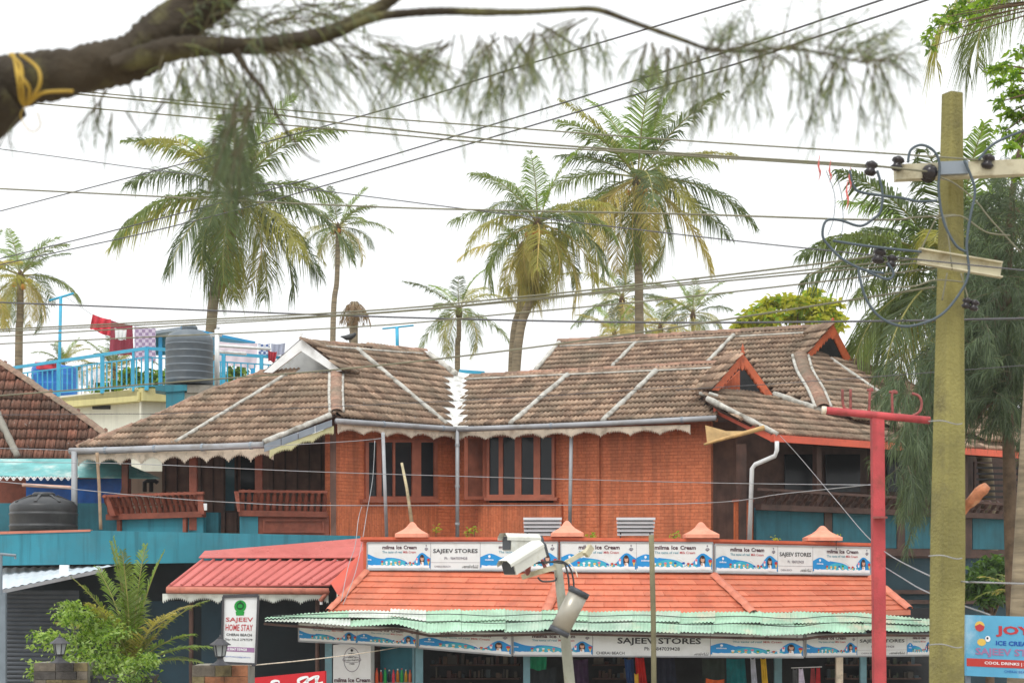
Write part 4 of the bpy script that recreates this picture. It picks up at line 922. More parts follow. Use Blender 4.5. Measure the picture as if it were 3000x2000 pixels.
for x0,x1 in ((420,560),(590,650)): mb=MB(); VP(-60,41.1,1000,41.3).rect(mb,x0,1760,x1,2200,.05,m_door); mb.build('door_leaf',tw)
rs=thing('roller_shutter',P(130,2200,39.0),'dark grey roller shutter under the white sheet roof','shutter'); vq=VP(-40,39.3,345,39.5); m_shut=M('grey_shutter_steel',lin((74,80,88)),.5,.15,2)
for k in range(26):
    y=1728+k*13; s=MB(); a,b=vq.at(-40,y),vq.at(232,y); hh=.092; pr=[(0,0),(.022,.02),(.03,.05),(.02,.08),(0,.1)]
    s.add([a+vq.n*d-V(0,0,z) for d,z in pr]+[b+vq.n*d-V(0,0,z) for d,z in pr],[(i,i+1,6+i,5+i) for i in range(4)],m_shut); s.build('slat',rs,True)
ws=thing('white_sheet_roof',P(120,1740,38.5),'small bright white corrugated sheet roof at lower left on grey posts','roof'); m_wsheet=M('white_zinc_sheet',lin((222,230,236)),.35,.06,2,dirt=(lin((170,180,190)),.3,3))
mb=MB(); q=[P(-40,1664,40.6),P(345,1655,39.4),P(300,1664,38.8),P(-40,1735,37.2)]
nx=90; vs=[];fs=[]
for j in range(5):
    for i in range(nx+1):
        u=i/nx; t=j/4; p=(q[0]*(1-u)+q[1]*u)*(1-t)+(q[3]*(1-u)+q[2]*u)*t; p.z+=.012*sin(u*nx*1.0); vs.append(p)
fs=[(j*(nx+1)+i,j*(nx+1)+i+1,(j+1)*(nx+1)+i+1,(j+1)*(nx+1)+i) for j in range(4) for i in range(nx)]
mb.add(vs,fs,m_wsheet); mb.build('sheet',ws,True)
mb=MB(); mb.bar(q[3]-V(0,0,.05),q[2]-V(0,0,.05),.05,.08,m_gutter); mb.build('edge_beam',ws)
m_gpost=M('grey_steel_post',lin((124,136,146)),.5,.12,3)
m2=MB(); VP(-10,37.3,20,37.3).rect(m2,-2,1735,16,2300,.12,m_gpost); m2.build('post',ws); m2=MB(); m2.tube([P(2,1622,37),P(2,1740,37)],.04,8,m_gpost); m2.tube([P(0,1622,37),P(46,1626,37),P(44,1636,37)],.03,8,m_gpost); m2.build('bracket_pipe',ws,kind='stuff')
mb=MB(); VP(150,39.2,250,39.2).rect(mb,174,1654,200,1674,.1,m_white,.1); mb.build('wall_box',ws)
# pipes and sticks on the terrace
mb=MB(); mb.tube([P(218,1322,41.9),P(218,1560,41.9)],.075,10,m_pipe); mb.build('downpipe',house,True)
mb=MB(); mb.tube(smooth_path([P(284,1325,40.6),P(290,1420,40.6),P(295,1550,40.6)],5),[.04]*11,7,M('weathered_stick',lin((170,146,120)),.85,.2,6)); tag(mb.build('bamboo_stick',None,True),'thin weathered stick standing upright left of the balcony rail','stick')
mb=MB(); mb.tube([P(1122,1266,40.2),P(1133,1575,40.2)],.042,9,m_pipe); tag(mb.build('antenna_post',None,True),'slim grey post in front of the left brick window','post')
mb=MB(); mb.tube([P(1177,1355,39.0),P(1192,1430,39),P(1207,1535,38.9)],[.03,.035,.045],7,M('split_bamboo',lin((196,184,150)),.8,.2,8)); tag(mb.build('bamboo_stick',None,True),'pale bamboo stick leaning above the first parapet cap','stick')
mb=MB(); mb.tube([P(424,1440,46.5),P(424,1412,46.5),P(432,1408,46.5),P(455,1408,46.5),P(462,1414,46.5)],.06,8,m_tankb); mb.tube([P(443,1410,46.5),P(443,1440,46.5)],.06,8,m_tankb); tag(mb.build('vent_pipe',None,True),'black bent vent pipes in front of a cream wall under the eaves','pipe')
# ---------------------------------------------------------------- concrete electricity pole with its hardware
m_pole=M('lichened_concrete',lin((146,140,86)),.9,.2,1.6,.7,45,dirt=(lin((92,86,66)),.6,3.0),streak=.5); m_arm=M('cream_steel_arm',lin((198,192,166)),.7,.12,6,dirt=(lin((140,124,90)),.6,9)); m_ins=M('dark_glazed_porcelain',lin((50,46,48)),.2,.2,4); m_cable=M('dark_blue_grey_cable',lin((78,90,98)),.55,.1,3); m_wire=M('weathered_aluminium_wire',lin((122,120,100)),.6,.12,4); m_wire2=M('dark_wire',lin((92,92,96)),.6,.12,4)
ep=thing('electricity_pole',(P(2772,HZ,12.2).x,12.2,0),'square olive concrete electricity pole with two cream cross arms at right','pole')
mb=MB(); vs=[]; fs=[]; K=9; R=Matrix.Rotation(radians(24),3,'Z')
for k in range(K):
    t=k/(K-1); y=275+t*(2900-275); cx=2790-17*min(1,(y-275)/1700); w=(30+20*min(1,(y-275)/1300))*12.2/F/1.28
    c=P(cx,y,12.2)
    for sx,sy in ((-1,-.8),(-.8,-1),(.8,-1),(1,-.8),(1,.8),(.8,1),(-.8,1),(-1,.8)): vs.append(c+R@V(sx*w,sy*w,0))
for k in range(K-1):
    for j in range(8): fs.append((k*8+j,k*8+(j+1)%8,(k+1)*8+(j+1)%8,(k+1)*8+j))
fs.append(tuple(range(8))); mb.add(vs,fs,m_pole); mb.build('shaft',ep)
mb=MB(); mb.bar(P(2622,508,12.02),P(3040,490,12.0),.09,.105,m_arm); mb.build('cross_arm',ep)
mb=MB(); a,b=P(2690,752,11.95),P(2932,793,11.95); mb.bar(a,b,.02,.10,m_arm); mb.bar(a+V(0,-.025,.05),b+V(0,-.025,.05),.06,.01,m_arm); mb.bar(a+V(0,-.025,-.05),b+V(0,-.025,-.05),.06,.01,m_arm); mb.build('cross_arm',ep)
mb=MB(); mb.bar(P(2750,497,11.98),P(2832,494,11.98),.1,.09,m_bluegrey); mb.build('arm_clamp',ep)
def insul(x,y,Y=12.0,s=1.0,ax='Z'):
    mb=MB(); c=P(x,y,Y); pr=[(.012,-.055),(.032,-.05),(.046,-.03),(.03,-.012),(.028,.0),(.046,.014),(.04,.034),(.02,.045),(.012,.05)]
    mb.lathe((0,0,0),[(r*s,z*s) for r,z in pr],14,m_ins); o=link('insulator',mb.mesh('insulator',True),ep,Matrix.Translation(c)@(Matrix.Rotation(radians(80),4,'X') if ax=='Y' else Matrix.Rotation(radians(12),4,'Y')))
for x,y,ax,s in ((2552,492,'Z',1.0),(2630,478,'Z',1.0),(2722,508,'Y',1.25),(2895,472,'Z',1.0),(2575,748,'Z',1.05),(2612,764,'Z',.85)): insul(x,y,11.95,s,ax)
for dx in (-10,12): insul(2842+dx,890+dx*.3,11.9,.75)
def cab(pts,r,mat,name,parent=None,Y=11.9,sub=6,n=7):
    mb=MB(); mb.tube(smooth_path([P(p[0],p[1],p[2] if len(p)>2 else Y) for p in pts],sub),r,n,mat); return mb.build(name,parent,True)
for pts in ([(2660,476),(2668,440),(2700,425),(2735,442),(2752,480),(2750,560),(2765,650),(2800,718),(2832,738)],
    [(2825,470),(2850,530),(2856,570),(2842,640),(2832,720),(2838,800),(2810,862),(2760,920),(2700,948),(2640,955),(2580,930),(2540,880),(2520,820),(2514,780)],
    [(2490,500),(2500,545),(2530,565),(2640,580),(2690,590),(2745,588)],[(2570,500),(2585,560),(2580,618),(2560,640),(2520,662),(2460,645),(2420,648),(2410,690),(2430,722),(2470,760),(2530,790),(2590,800)],
    [(2868,468),(2900,430),(2950,402),(3030,372)],[(2440,705),(2520,718),(2620,730),(2700,738)],[(2600,770),(2618,800),(2600,818),(2540,795)]): cab(pts,.0095,m_cable,'jumper_cable',ep)
for pts in ([(2690,750),(2760,625),(2790,790)],[(2755,520),(2800,540),(2860,590),(2900,640),(2990,740)],[(2745,640),(2800,632),(2830,640),(2890,680),(2960,690)],[(2775,800),(2760,880)],[(2815,800),(2838,880)],[(2600,842),(2680,838),(2740,820),(2822,826)]): cab(pts,.0055,m_wire,'stay_wire',ep)
for y in (1236,1630,1890): cab([(2720,y-2,12.02),(2760,y-4,11.97),(2800,y+6,11.98),(2818,y+4,12.1)],.004,m_gutter,'tie_wire',ep)
m_rag=M('red_rag',lin((206,110,104)),.9,.2,6)
for i,(x,y,l) in enumerate(((2480,560,55),(2488,520,40),(2430,500,35),(2398,485,45))):
    mb=MB(); a=P(x,y,11.9); mb.tube(smooth_path([P(x+4,y-30,11.9),P(x,y,11.9),P(x+5,y+l*.5,11.9),P(x,y+l,11.9)],4),[.002,.003,.003,.005,.008,.006,.007,.009,.006,.005,.003,.002,.001],5,m_rag); mb.build('red_rag',ep,True)
for pts in ([(2420,500),(2445,570),(2442,640),(2425,690)],[(2447,500),(2465,570),(2470,650),(2462,700)]): cab(pts,.003,m_cable,'loose_strand',ep,n=4)
mb=MB(); a,b=P(2785,1530,12.35),P(2893,1420,12.2); rnd=random.Random(4); mb.tube([a.lerp(b,i/9)+V(0,0,.006*sin(i*2)) for i in range(10)],[.042*rnd.uniform(.85,1.08) for i in range(9)]+[.03],9,M('peeled_log',lin((196,130,96)),.85,.25,14,.4,60,dirt=(lin((220,200,170)),.7,9))); mb.build('log_stub',ep,True)
# ---------------------------------------------------------------- overhead wires
def wire(label,pts,r=.006,mat=None,name='overhead_wire',g='overhead wires'):
    q=[P(*p) for p in pts]
    if pts[0][0]<=0: q=[q[0]+(q[0]-q[1]).normalized()*16]+q
    if pts[-1][0]>=3000 or pts[-1][1]<0: q=q+[q[-1]+(q[-1]-q[-2]).normalized()*9]
    mb=MB(); mb.tube(smooth_path(q,5),r,6,mat or m_wire); return tag(mb.build(name,None,True),label,'wire',g)
wire('topmost wire reaching the pole top from the thick branch',[(230,268,16),(1000,337,14.8),(1500,375,13.9),(2000,412,13),(2540,446,12.3),(2780,462,12.0),(2900,472,11.95)],.006)
wire('thick pale wire, second from top, ending at the first insulator',[(180,272,16),(700,322,15.2),(1000,362,14.8),(1500,415,13.9),(2000,450,13),(2400,475,12.3),(2560,486,11.95),(2720,503,11.9)],.0075)
wire('third wire below the pole top, merging with the thick one',[(90,302,16),(550,342,15.4),(1000,381,14.8),(1500,425,13.9),(1800,443,13.3),(2100,462,12.8),(2420,482,12.2),(2560,492,11.95)],.0065)
wire('uppermost of three wires climbing to the upper right',[(-20,624,26),(1000,357,20),(1500,203,17),(2210,-8,14)],.008,m_wire2)
wire('middle of three wires climbing to the upper right',[(-20,763,26),(366,667,23),(1000,498,20),(2000,193,15),(2620,-12,12.6)],.008,m_wire2)
wire('lowest of three wires climbing to the upper right',[(-20,780,26),(490,667,23),(1000,530,20),(2000,236,15),(2760,-14,12.4)],.008,m_wire2)
wire('thin dark wire slanting down to the right across the palms',[(-20,434,20),(450,498,18),(1000,566,16),(1400,617,15),(2000,688,13.5),(2417,733,12.3),(3030,795,11.5)],.005,m_wire2)
wire('single pale wire tied round the pole between the arms',[(-20,552,16),(1000,602,14.8),(1500,617,14),(2000,627,13),(2545,644,12),(2690,636,11.95),(2800,630,11.95)],.007)
wire('thick dark wire passing level behind the pole',[(-20,885,19),(500,905,18),(1000,924,17),(1500,938,16),(2000,945,15),(2600,940,14),(3030,932,13.5)],.0085,m_wire2)
wire('upper of three bundled wires below the lower arm',[(-20,966,17),(1000,915,15.2),(1500,872,14.2),(2000,820,13.1),(2400,772,12.3),(2560,750,11.95)],.007)
wire('middle of three bundled wires below the lower arm',[(-20,972,17),(1000,922,15.2),(1500,880,14.2),(2000,829,13.1),(2450,782,12.2),(2700,757,11.95)],.006)
wire('lower of three bundled wires below the lower arm',[(-20,986,17),(1000,925,15.2),(1500,884,14.2),(2000,835,13.1),(2500,788,12.2),(2740,765,11.95)],.006)
wire('lone wire meeting the pole below the lower arm',[(-20,1008,17),(1000,960,15.2),(1500,918,14.2),(2000,871,13.1),(2740,786,11.95)],.006)
wire('lowest pale wire over the tiled roof ending at the pole',[(-20,1160,17),(500,1120,16.2),(1000,1081,15.2),(1500,1025,14.2),(2000,955,13.1),(2560,868,12.2),(2740,840,11.95)],.007)
wire('thin grey cable across the balcony and brick windows',[(-20,1352,38),(383,1358,38),(1000,1384,38.5),(2000,1412,38),(2560,1420,30)],.008,m_gutter)
wire('twisted grey cable sagging in front of the balcony rails',[(-20,1408,38),(417,1452,38),(700,1472,38),(1000,1480,38.3),(2000,1475,38),(2300,1445,34),(2560,1418,30)],.009,m_gutter)
wire('thin cable from the slim post to the left gutter',[(-20,1312,39),(220,1318,39.4),(600,1314,39.8),(1000,1294,40),(1123,1283,40.1)],.008,m_gutter)
wire('thin slack wire running down to the right across the dark verandah',[(2285,1275,40),(2340,1335,36),(2450,1465,30),(2560,1590,22),(2720,1684,14),(2830,1703,12),(3030,1710,11)],.006,m_gutter)
wire('lower slack wire behind the red post right of the shop',[(2560,1640,24),(2640,1690,18),(2720,1735,14),(2900,1800,12)],.006,m_gutter)
wire('faint wire sloping over the right roof end',[(1980,1142,15),(2400,1115,14),(3030,1068,12)],.003,m_wire2)
wire('faint wire over the upper right roof near the gable',[(1980,1190,16),(2500,1120,14),(3030,850,11)],.003,m_wire2) if False else None
wire('faint wire crossing the left tiled roofs',[(-20,1215,16),(500,1210,16),(1500,1165,15),(2000,1130,14)],.003,m_wire2)
for i,(pts,lab) in enumerate((([(1098,1290,38.6),(1092,1400,38.6),(1075,1500,38.4),(1062,1580,38),(1040,1680,37.3),(1005,1770,36.7)],'twisted pair of strands hanging over the left end of the awning'),([(1060,1483,38.5),(1050,1520,38.4),(1040,1600,38),(1020,1660,37.6),(1000,1760,36.7)],'thin strand hanging beside the twisted pair at the awning'))): wire(lab,pts,.008,m_pipe,'hanging_strand','strands at the awning')
# ---------------------------------------------------------------- red T post with rod letters seen from behind
m_redpost=M('faded_red_paint',lin((190,76,80)),.6,.18,2.2,.3,50,dirt=(lin((118,66,56)),.65,5),streak=.45); m_rust=M('rusty_red_rod',lin((150,84,80)),.7,.25,12)
rp=thing('red_sign_post',(P(2578,HZ,20).x,20,0),'red steel T shaped sign post with rod letters on top','sign post')
mb=MB(); v=VP(2560,20,2600,20); v.slab(mb,[(2556,1222),(2591,1222),(2602,2600),(2566,2600)],.13,m_redpost); mb.build('post',rp)
mb=MB(); mb.tube([P(2412,1201,20.05),P(2724,1231,20.0)],.045,12,m_redpost); bar_=mb.build('top_bar',rp,True)
mb=MB(); mb.tube([P(2408,1200.5,20.05),P(2420,1201.5,20.05)],.047,12,m_cream); mb.build('end_cap',bar_,True)
for pts in ([(2468,1140),(2470,1185),(2480,1198),(2492,1196)],[(2492,1140),(2492,1200)],[(2540,1142),(2556,1143),(2549,1143),(2546,1205)],[(2605,1148),(2628,1150),(2614,1149),(2615,1212)],[(2672,1152),(2692,1160),(2700,1180),(2694,1205),(2672,1218)]):
    mb=MB(); mb.tube(smooth_path([P(x,y,20.05) for x,y in pts],5),.016,7,m_rust); mb.build('rod_letter',rp,True)
mb=MB(); mb.tube([P(2579,1512,19.93),P(2579,1518,19.93)],.085,10,m_rust); mb.build('collar',rp)
# ---------------------------------------------------------------- security cameras on a grey pole
m_gpole=M('galvanised_pole',lin((158,160,146)),.55,.14,4,dirt=(lin((120,112,90)),.5,8)); m_camw=M('white_camera_shell',lin((226,228,220)),.4,.08,4,dirt=(lin((170,166,146)),.5,8)); m_camd=M('dark_camera_plastic',lin((72,76,82)),.5,.1,4)
cp=thing('camera_pole',(P(1650,HZ,18).x,18,0),'grey pole with bracket arms carrying two security cameras before the shop','pole')
mb=MB(); mb.tube([P(1632,1640,18),P(1650,1800,18),P(1674,2050,18),P(1700,2500,18)],[.045,.052,.06,.07],12,m_gpole); mb.build('pole',cp,True)
mb=MB(); mb.bar(P(1528,1690,17.9),P(1628,1660,17.9),.05,.055,m_arm); mb.build('bracket_arm',cp); mb=MB(); mb.bar(P(1628,1665,18),P(1725,1610,18.1),.04,.05,m_arm); mb.bar(P(1716,1625,18.05),P(1732,1600,18.1),.05,.07,m_arm); mb.build('bracket_arm',cp)
def cctv(label,a,b,Y0,Y1,w,h):
    A_=P(*a,Y0); B_=P(*b,Y1); t=thing('security_camera',(A_+B_)/2,label,'camera','security cameras on the grey pole'); ax=(B_-A_).normalized(); x=ax.cross(V(0,0,1)).normalized(); z=x.cross(ax).normalized()
    def ring(k,s=1.0,top=0): return [k+x*dx*w*s+z*(dz*h*s+top) for dx,dz in ((-.5,-.5),(.5,-.5),(.5,.25),(.3,.5),(-.3,.5),(-.5,.25))]
    mb=MB(); r0=ring(A_); r1=ring(B_); mb.add(r0+r1,[tuple(range(6)),tuple(range(11,5,-1))]+[(i,(i+1)%6,6+(i+1)%6,6+i) for i in range(6)],m_camw); mb.build('housing',t)
    mb=MB(); off=.012; pts=[(-.56,.1),(-.56,.3),(-.33,.56),(.33,.56),(.56,.3),(.56,.1)]; e0=A_-ax*.06; e1=B_-ax*.005
    u0=[e0+x*dx*w+z*(dz*h+off) for dx,dz in pts]; u1=[e1+x*dx*w+z*(dz*h+off) for dx,dz in pts]; mb.add(u0+u1,[(i,i+1,7+i,6+i) for i in range(5)],m_camw); mb.build('sun_shield',t)
    mb=MB(); r0=ring(A_-ax*.004,.86); mb.add(r0+[p-ax*.01 for p in r0],[tuple(range(6)),tuple(range(6,12))]+[(i,(i+1)%6,6+(i+1)%6,6+i) for i in range(6)],m_camd); mb.build('front_glass',t)
    mb=MB(); r0=ring(B_+ax*.001,1.06); mb.add(r0+[p+ax*.035 for p in r0],[tuple(range(6)),tuple(range(6,12))]+[(i,(i+1)%6,6+(i+1)%6,6+i) for i in range(6)],m_camd); mb.build('end_cap',t)
cctv('lower white security camera tilted down to the left',(1490,1662),(1578,1608),17.55,17.9,.17,.16)
cctv('upper white security camera behind the tilted one',(1486,1590),(1572,1592),18.1,18.3,.17,.165)
mb=MB(); mb.tube([P(1545,1682,17.9),P(1548,1650,17.85)],.03,8,m_rust); mb.tube([P(1600,1668,17.95),P(1580,1620,18.1)],.02,8,m_rust); mb.build('camera_mount',cp,kind='stuff')
mb=MB(); A_,B_=P(1640,1845,17.75),P(1694,1738,17.75); mb.tube([A_,B_],.105,18,M('brushed_metal_cylinder',lin((176,172,160)),.35,.1,3,metal=.3)); t=thing('horn_speaker',A_,'silver cylinder hanging tilted beside the camera pole','cylinder'); mb.build('casing',t,True)
d=(B_-A_).normalized()
for p,q in ((A_-d*.04,A_+d*.015),(B_-d*.015,B_+d*.045)): mb=MB(); mb.tube([p,q],.112,18,m_camd); mb.build('end_cap',t,True)
for pts in ([(1590,1650),(1640,1642),(1668,1660),(1680,1700),(1680,1738)],[(1655,1650),(1665,1690),(1668,1740)],[(1575,1690),(1590,1702),(1625,1700),(1630,1690)],[(1560,1650),(1610,1645),(1655,1650)]): cab(pts,.010,m_tankb,'camera_cable',cp,17.85)
cab([(1665,1645),(1685,1668),(1692,1690)],.006,m_pink if False else m_cream,'camera_cable',cp,17.85)
mb=MB(); mb.tube([P(1908,1566,18),P(1914,1800,18),P(1920,2500,18)],.028,9,M('mossy_grey_stick',lin((126,122,96)),.8,.2,5)); tag(mb.build('slim_post',None,True),'slim mossy grey post standing in front of the shop name board','post')
# ---------------------------------------------------------------- home stay sign, piers and lanterns
sg=thing('home_stay_sign',P(705,1945,26.6),'tall white sign with green emblem and red words beside the right lantern','sign'); vg=VP(640,26.6,770,26.5)
mb=MB(); vg.slab(mb,[(656,1748),(756,1746),(748,1944),(652,1938)],.05,m_boardwhite); mb.build('panel',sg); m_sfr=M('charcoal_frame',lin((72,72,76)),.5,.1,4)
mb=MB()
for p,q in (((654,1746),(757,1743)),((757,1743),(749,1946)),((749,1946),(650,1941)),((650,1941),(654,1746))): mb.bar(vg.at(*p,.01),vg.at(*q,.01),.03,.05,m_sfr)
mb.build('frame',sg); bd=Board(vg,(658,1749),(752,1747),(744,1942),(653,1937)); mp=MB(); mt=MB()
bd.disc(mp,.5,.86,.19,.095,m_pgreen,.004,20); bd.poly(mp,[(.36,.78),(.64,.78),(.62,.72),(.38,.72)],m_pgreen,.005); m_dg=M('print_dark_green',lin((10,70,34)),.5,.05)
bd.disc(mp,.5,.865,.12,.06,m_dg,.006,14); bd.disc(mp,.5,.86,.08,.035,m_pgreen,.008,12); bd.poly(mp,[(.42,.9),(.58,.9),(.5,.945)],m_dg,.009); bd.poly(mp,[(.44,.835),(.56,.835),(.54,.825),(.46,.825)],m_dg,.01)
bd.poly(mp,[(.0,.165),(1,.165),(1,.235),(.0,.235)],m_purple,.003)
bd.text(mt,'SAJEEV',.06,.605,.92,.69,m_pred,.012); bd.text(mt,'HOME STAY',.06,.485,.92,.585,m_pred,.012); bd.text(mt,'CHERAI BEACH',.09,.405,.9,.445,m_pblack,.02); bd.text(mt,'Near Well Proverb' if False else 'Star No.S 2797579',.06,.335,.92,.37,m_pblack,.01); bd.text(mt,'PH:9847 039428',.06,.18,.76,.222,m_pwhite,.02); bd.text(mt,'sajeevhomestay@gmail.com',.06,.07,.88,.10,m_deep,.0)
mp.build('printed_picture',sg,kind='stuff'); mt.build('lettering',sg,kind='stuff')
m_slate=[M('slate_%s'%n,lin(c),.8,.3,7,.5,30) for n,c in (('grey',(112,104,92)),('olive',(120,108,76)),('rust',(150,100,70)),('dark',(84,80,76)))]
def pier(label,x0,x1,yt,Y,seed):
    rnd=random.Random(seed); t=thing('stone_pier',P((x0+x1)/2,HZ,Y).to_2d().to_3d(),label,'pier','slate clad piers'); v=VP(x0,Y,x1,Y); mb=MB(); mb.prism([P(x0+1,yt+2,Y),P(x1-1,yt+2,Y),V(P(x1-1,yt,Y).x,Y,0),V(P(x0+1,yt,Y).x,Y,0)],(0,.75,0),m_concrete); mb.build('core',t)
    y=yt; W=(x1-x0)
    for r in range(7):
        h=rnd.uniform(24,34); x=x0
        while x<x1-1:
            w=min(rnd.uniform(36,70),x1-x); w=x1-x if x1-x-w<18 else w
            m2=MB(); v.rect(m2,x+.8,y+.8,x+w-.8,y+h-.8,.05,rnd.choice(m_slate),.02+rnd.uniform(0,.02)); m2.build('stone',t); x+=w
        y+=h
    return t
pier('left slate clad pier with lantern, in front of the shrub',98,256,1940,26,1); pier('right slate clad pier with lantern below the home stay sign',562,726,1947,26.2,2)
def lantern(label,cx,yb,h,Y):
    c=P(cx,yb,Y); s=h*Y/F; t=thing('lantern',c,label,'lantern','lanterns on the piers'); m=m_sfr; q=lambda pr:[(r*s,z*s) for r,z in pr]
    mb=MB(); mb.lathe(c,q([(.36,0),(.36,.02),(.24,.06),(.13,.14),(.09,.22),(.09,.26),(.17,.29),(.18,.31)]),8,m); mb.build('base',t)
    mb=MB(); mb.lathe(c,q([(.16,.31),(.235,.68)]),6,M('lantern_glass_'+str(int(cx)),lin((170,176,176)),.15,.1,5)); mb.build('glass',t)
    mb=MB()
    for k in range(6): a=2*pi*k/6; mb.bar(c+V(cos(a)*.165*s,sin(a)*.165*s,.31*s),c+V(cos(a)*.245*s,sin(a)*.245*s,.69*s),.03*s,.03*s,m)
    mb.build('cage',t); mb=MB(); mb.lathe(c,q([(.37,.68),(.36,.71),(.22,.80),(.13,.88),(.09,.9),(.09,.93),(.03,.95),(.04,.98),(.005,1.04)]),6,m); mb.build('cap',t)
lantern('black garden lantern on the left slate pier before the shrub',175,1940,82,25.7); lantern('black garden lantern on the right slate pier by the sign',645,1947,86,25.9)
mb=MB(); v=VP(256,26.2,460,26.3); v.rect(mb,262,1984,452,2100,.4,m_tankb); v.rect(mb,258,1978,456,1986,.46,m_sfr,.02); tag(mb.build('planter_box'),'black planter box between the two slate piers','planter')
mb=MB(); mb.tube(smooth_path([P(735,1948,26.5),P(900,1932,30),P(1060,1912,35),P(1180,1893,37.6)],5),.01,5,m_cream); tag(mb.build('string',None,True),'pale string from the right pier to the shop post','string')
# red drinks board at the lower edge
ck=thing('red_drinks_board',P(840,2010,33),'red board with white script at the bottom edge of the picture','sign'); vc=VP(720,33.2,960,32.8); mb=MB(); vc.slab(mb,[(724,1986),(952,1964),(952,2120),(724,2120)],.08,M('glossy_red_vinyl',lin((206,40,50)),.4,.08,1)); mb.build('panel',ck)
mt=MB()
def stroke(pts,w,lift=.01):
    q=[vc.at(x,y,lift) for x,y in pts]; q=smooth_path(q,6); n=len(q); vs=[]
    for i,p in enumerate(q):
        t=(q[min(i+1,n-1)]-q[max(i-1,0)]).normalized(); s=t.cross(vc.n).normalized(); ww=w*(.5+.9*abs(sin(i/(n-1)*pi*1.4+.4))); vs+=[p+s*ww/2,p-s*ww/2]
    mt.add(vs,[(2*i,2*i+1,2*i+3,2*i+2) for i in range(n-1)],m_pwhite)
stroke([(800,2010),(796,1998),(806,1993),(818,1995),(812,2006),(802,2012)],.04); stroke([(880,2010),(874,1992),(888,1984),(902,1982),(898,1994),(888,2004)],.045); stroke([(905,2008),(900,1994),(912,1986),(924,1980),(934,1979),(928,1992),(924,2008)],.04); stroke([(924,1980),(930,1998),(946,1998)],.035); mt.build('lettering',ck,kind='stuff')
# JOY board at the right edge
jy=thing('ice_cream_board',P(2930,1985,24),'sky blue board with big red letters at the right edge','sign'); vj=VP(2825,24,3080,24.3); m_sky=M('sky_blue_print',lin((96,176,214)),.5,.15,.7,dirt=(lin((200,220,230)),.8,.8))
mb=MB(); vj.slab(mb,[(2830,1800),(3090,1808),(3090,1990),(2832,1978)],.06,m_sky); mb.build('panel',jy); bd=Board(vj,(2830,1800),(3090,1808),(3090,1990),(2832,1978)); mp=MB(); mt=MB()
bd.poly(mp,[(0,.16),(1,.16),(1,.29),(0,.29)],M('print_brick_red',lin((190,60,54)),.5,.05),.004); bd.disc(mp,.15,.82,.055,.085,m_pyel,.004,16); bd.poly(mp,[(.095,.82),(.15,.86),(.205,.82),(.19,.76),(.15,.735),(.11,.76)],m_pred,.007); bd.disc(mp,.24,.62,.03,.05,m_pwhite,.005); bd.disc(mp,.235,.63,.012,.02,m_pblack,.008,8); bd.disc(mp,.17,.56,.05,.06,m_pyel,.003)
bd.text(mt,'JOY',.33,.66,.74,.84,m_pred,.04); bd.text(mt,'ICE CREAM',.33,.52,.74,.595,m_deep,.03); bd.text(mt,'SAJEEV STORES',.10,.32,1.0,.47,m_purple,.03); bd.text(mt,'COOL DRINKS | STATIONERY',.20,.19,1.0,.25,m_pwhite,.02); bd.text(mt,'CHERAI BEACH',.42,.08,.72,.12,m_deep,.0)
mp.build('printed_picture',jy,kind='stuff'); mt.build('lettering',jy,kind='stuff'); mb=MB(); mb.bar(vj.at(2836,1975,-.08),V(vj.at(2836,1975).x,24.1,0),.06,.06,m_gpost); mb.build('post',jy)
# ---------------------------------------------------------------- things in the open shop
fz=thing('ice_cream_cabinet',P(1030,2010,37.4),'white upright panel with oval emblem below the left boards','panel'); vf=VP(970,36.9,1095,36.7); mb=MB(); vf.rect(mb,976,1888,1086,2200,.6,m_boardwhite); mb.build('cabinet',fz)
bd=Board(vf,(976,1888),(1086,1888),(1086,2008),(976,2008),.004); mt=MB(); mp=MB()
def ring(b,u,v,ru,rv,w,mat,n=24):
    o=[(u+ru*cos(2*pi*i/n),v+rv*sin(2*pi*i/n)) for i in range(n+1)]; i_=[(u+(ru-w)*cos(2*pi*i/n),v+(rv-w)*sin(2*pi*i/n)) for i in range(n+1)]; b.strip(mp,o,i_,mat,.004)
ring(bd,.5,.64,.22,.30,.015,m_pgrey); ring(bd,.5,.64,.25,.08,.012,m_pgrey); bd.disc(mp,.5,.87,.035,.035,m_pblack,.006); bd.text(mt,'milma',.41,.77,.60,.81,m_pblack,.02); bd.text(mt,'മിൽമ',.4,.68,.62,.73,m_pblack,.01); bd.text(mt,'ഐസ്ക്രീം',.29,.60,.72,.66,m_pblack,.01); bd.text(mt,'നല്ല',.44,.52,.57,.57,m_pblack,.01)
bd.text(mt,'milma Ice Cream',.03,.09,.99,.20,m_maroon,.03); bd.text(mt,'The taste of real Milk Cream',.03,.0,.96,.07,m_ptteal,.008); mp.build('printed_picture',fz,kind='stuff'); mt.build('lettering',fz,kind='stuff')
fr=thing('drinks_cooler',P(1152,2010,37.6),'open front drinks cooler with rows of coloured bottles','cooler'); vf2=VP(1090,37.0,1215,36.8); mb=MB(); vf2.rect(mb,1094,1890,1212,2200,.05,m_tealdark,-.45); vf2.rect(mb,1090,1886,1097,2200,.5,m_dtimber); vf2.rect(mb,1208,1890,1214,2200,.5,m_tealpost); mb.build('cabinet',fr)
mb=MB(); vf2.rect(mb,1097,1998,1208,2004,.4,m_gutter,-.02); mb.build('shelf',fr)
bc=[(216,90,50),(200,70,60),(30,150,70),(60,60,70),(210,60,80),(224,140,50),(40,160,80),(230,180,60),(210,110,70)]
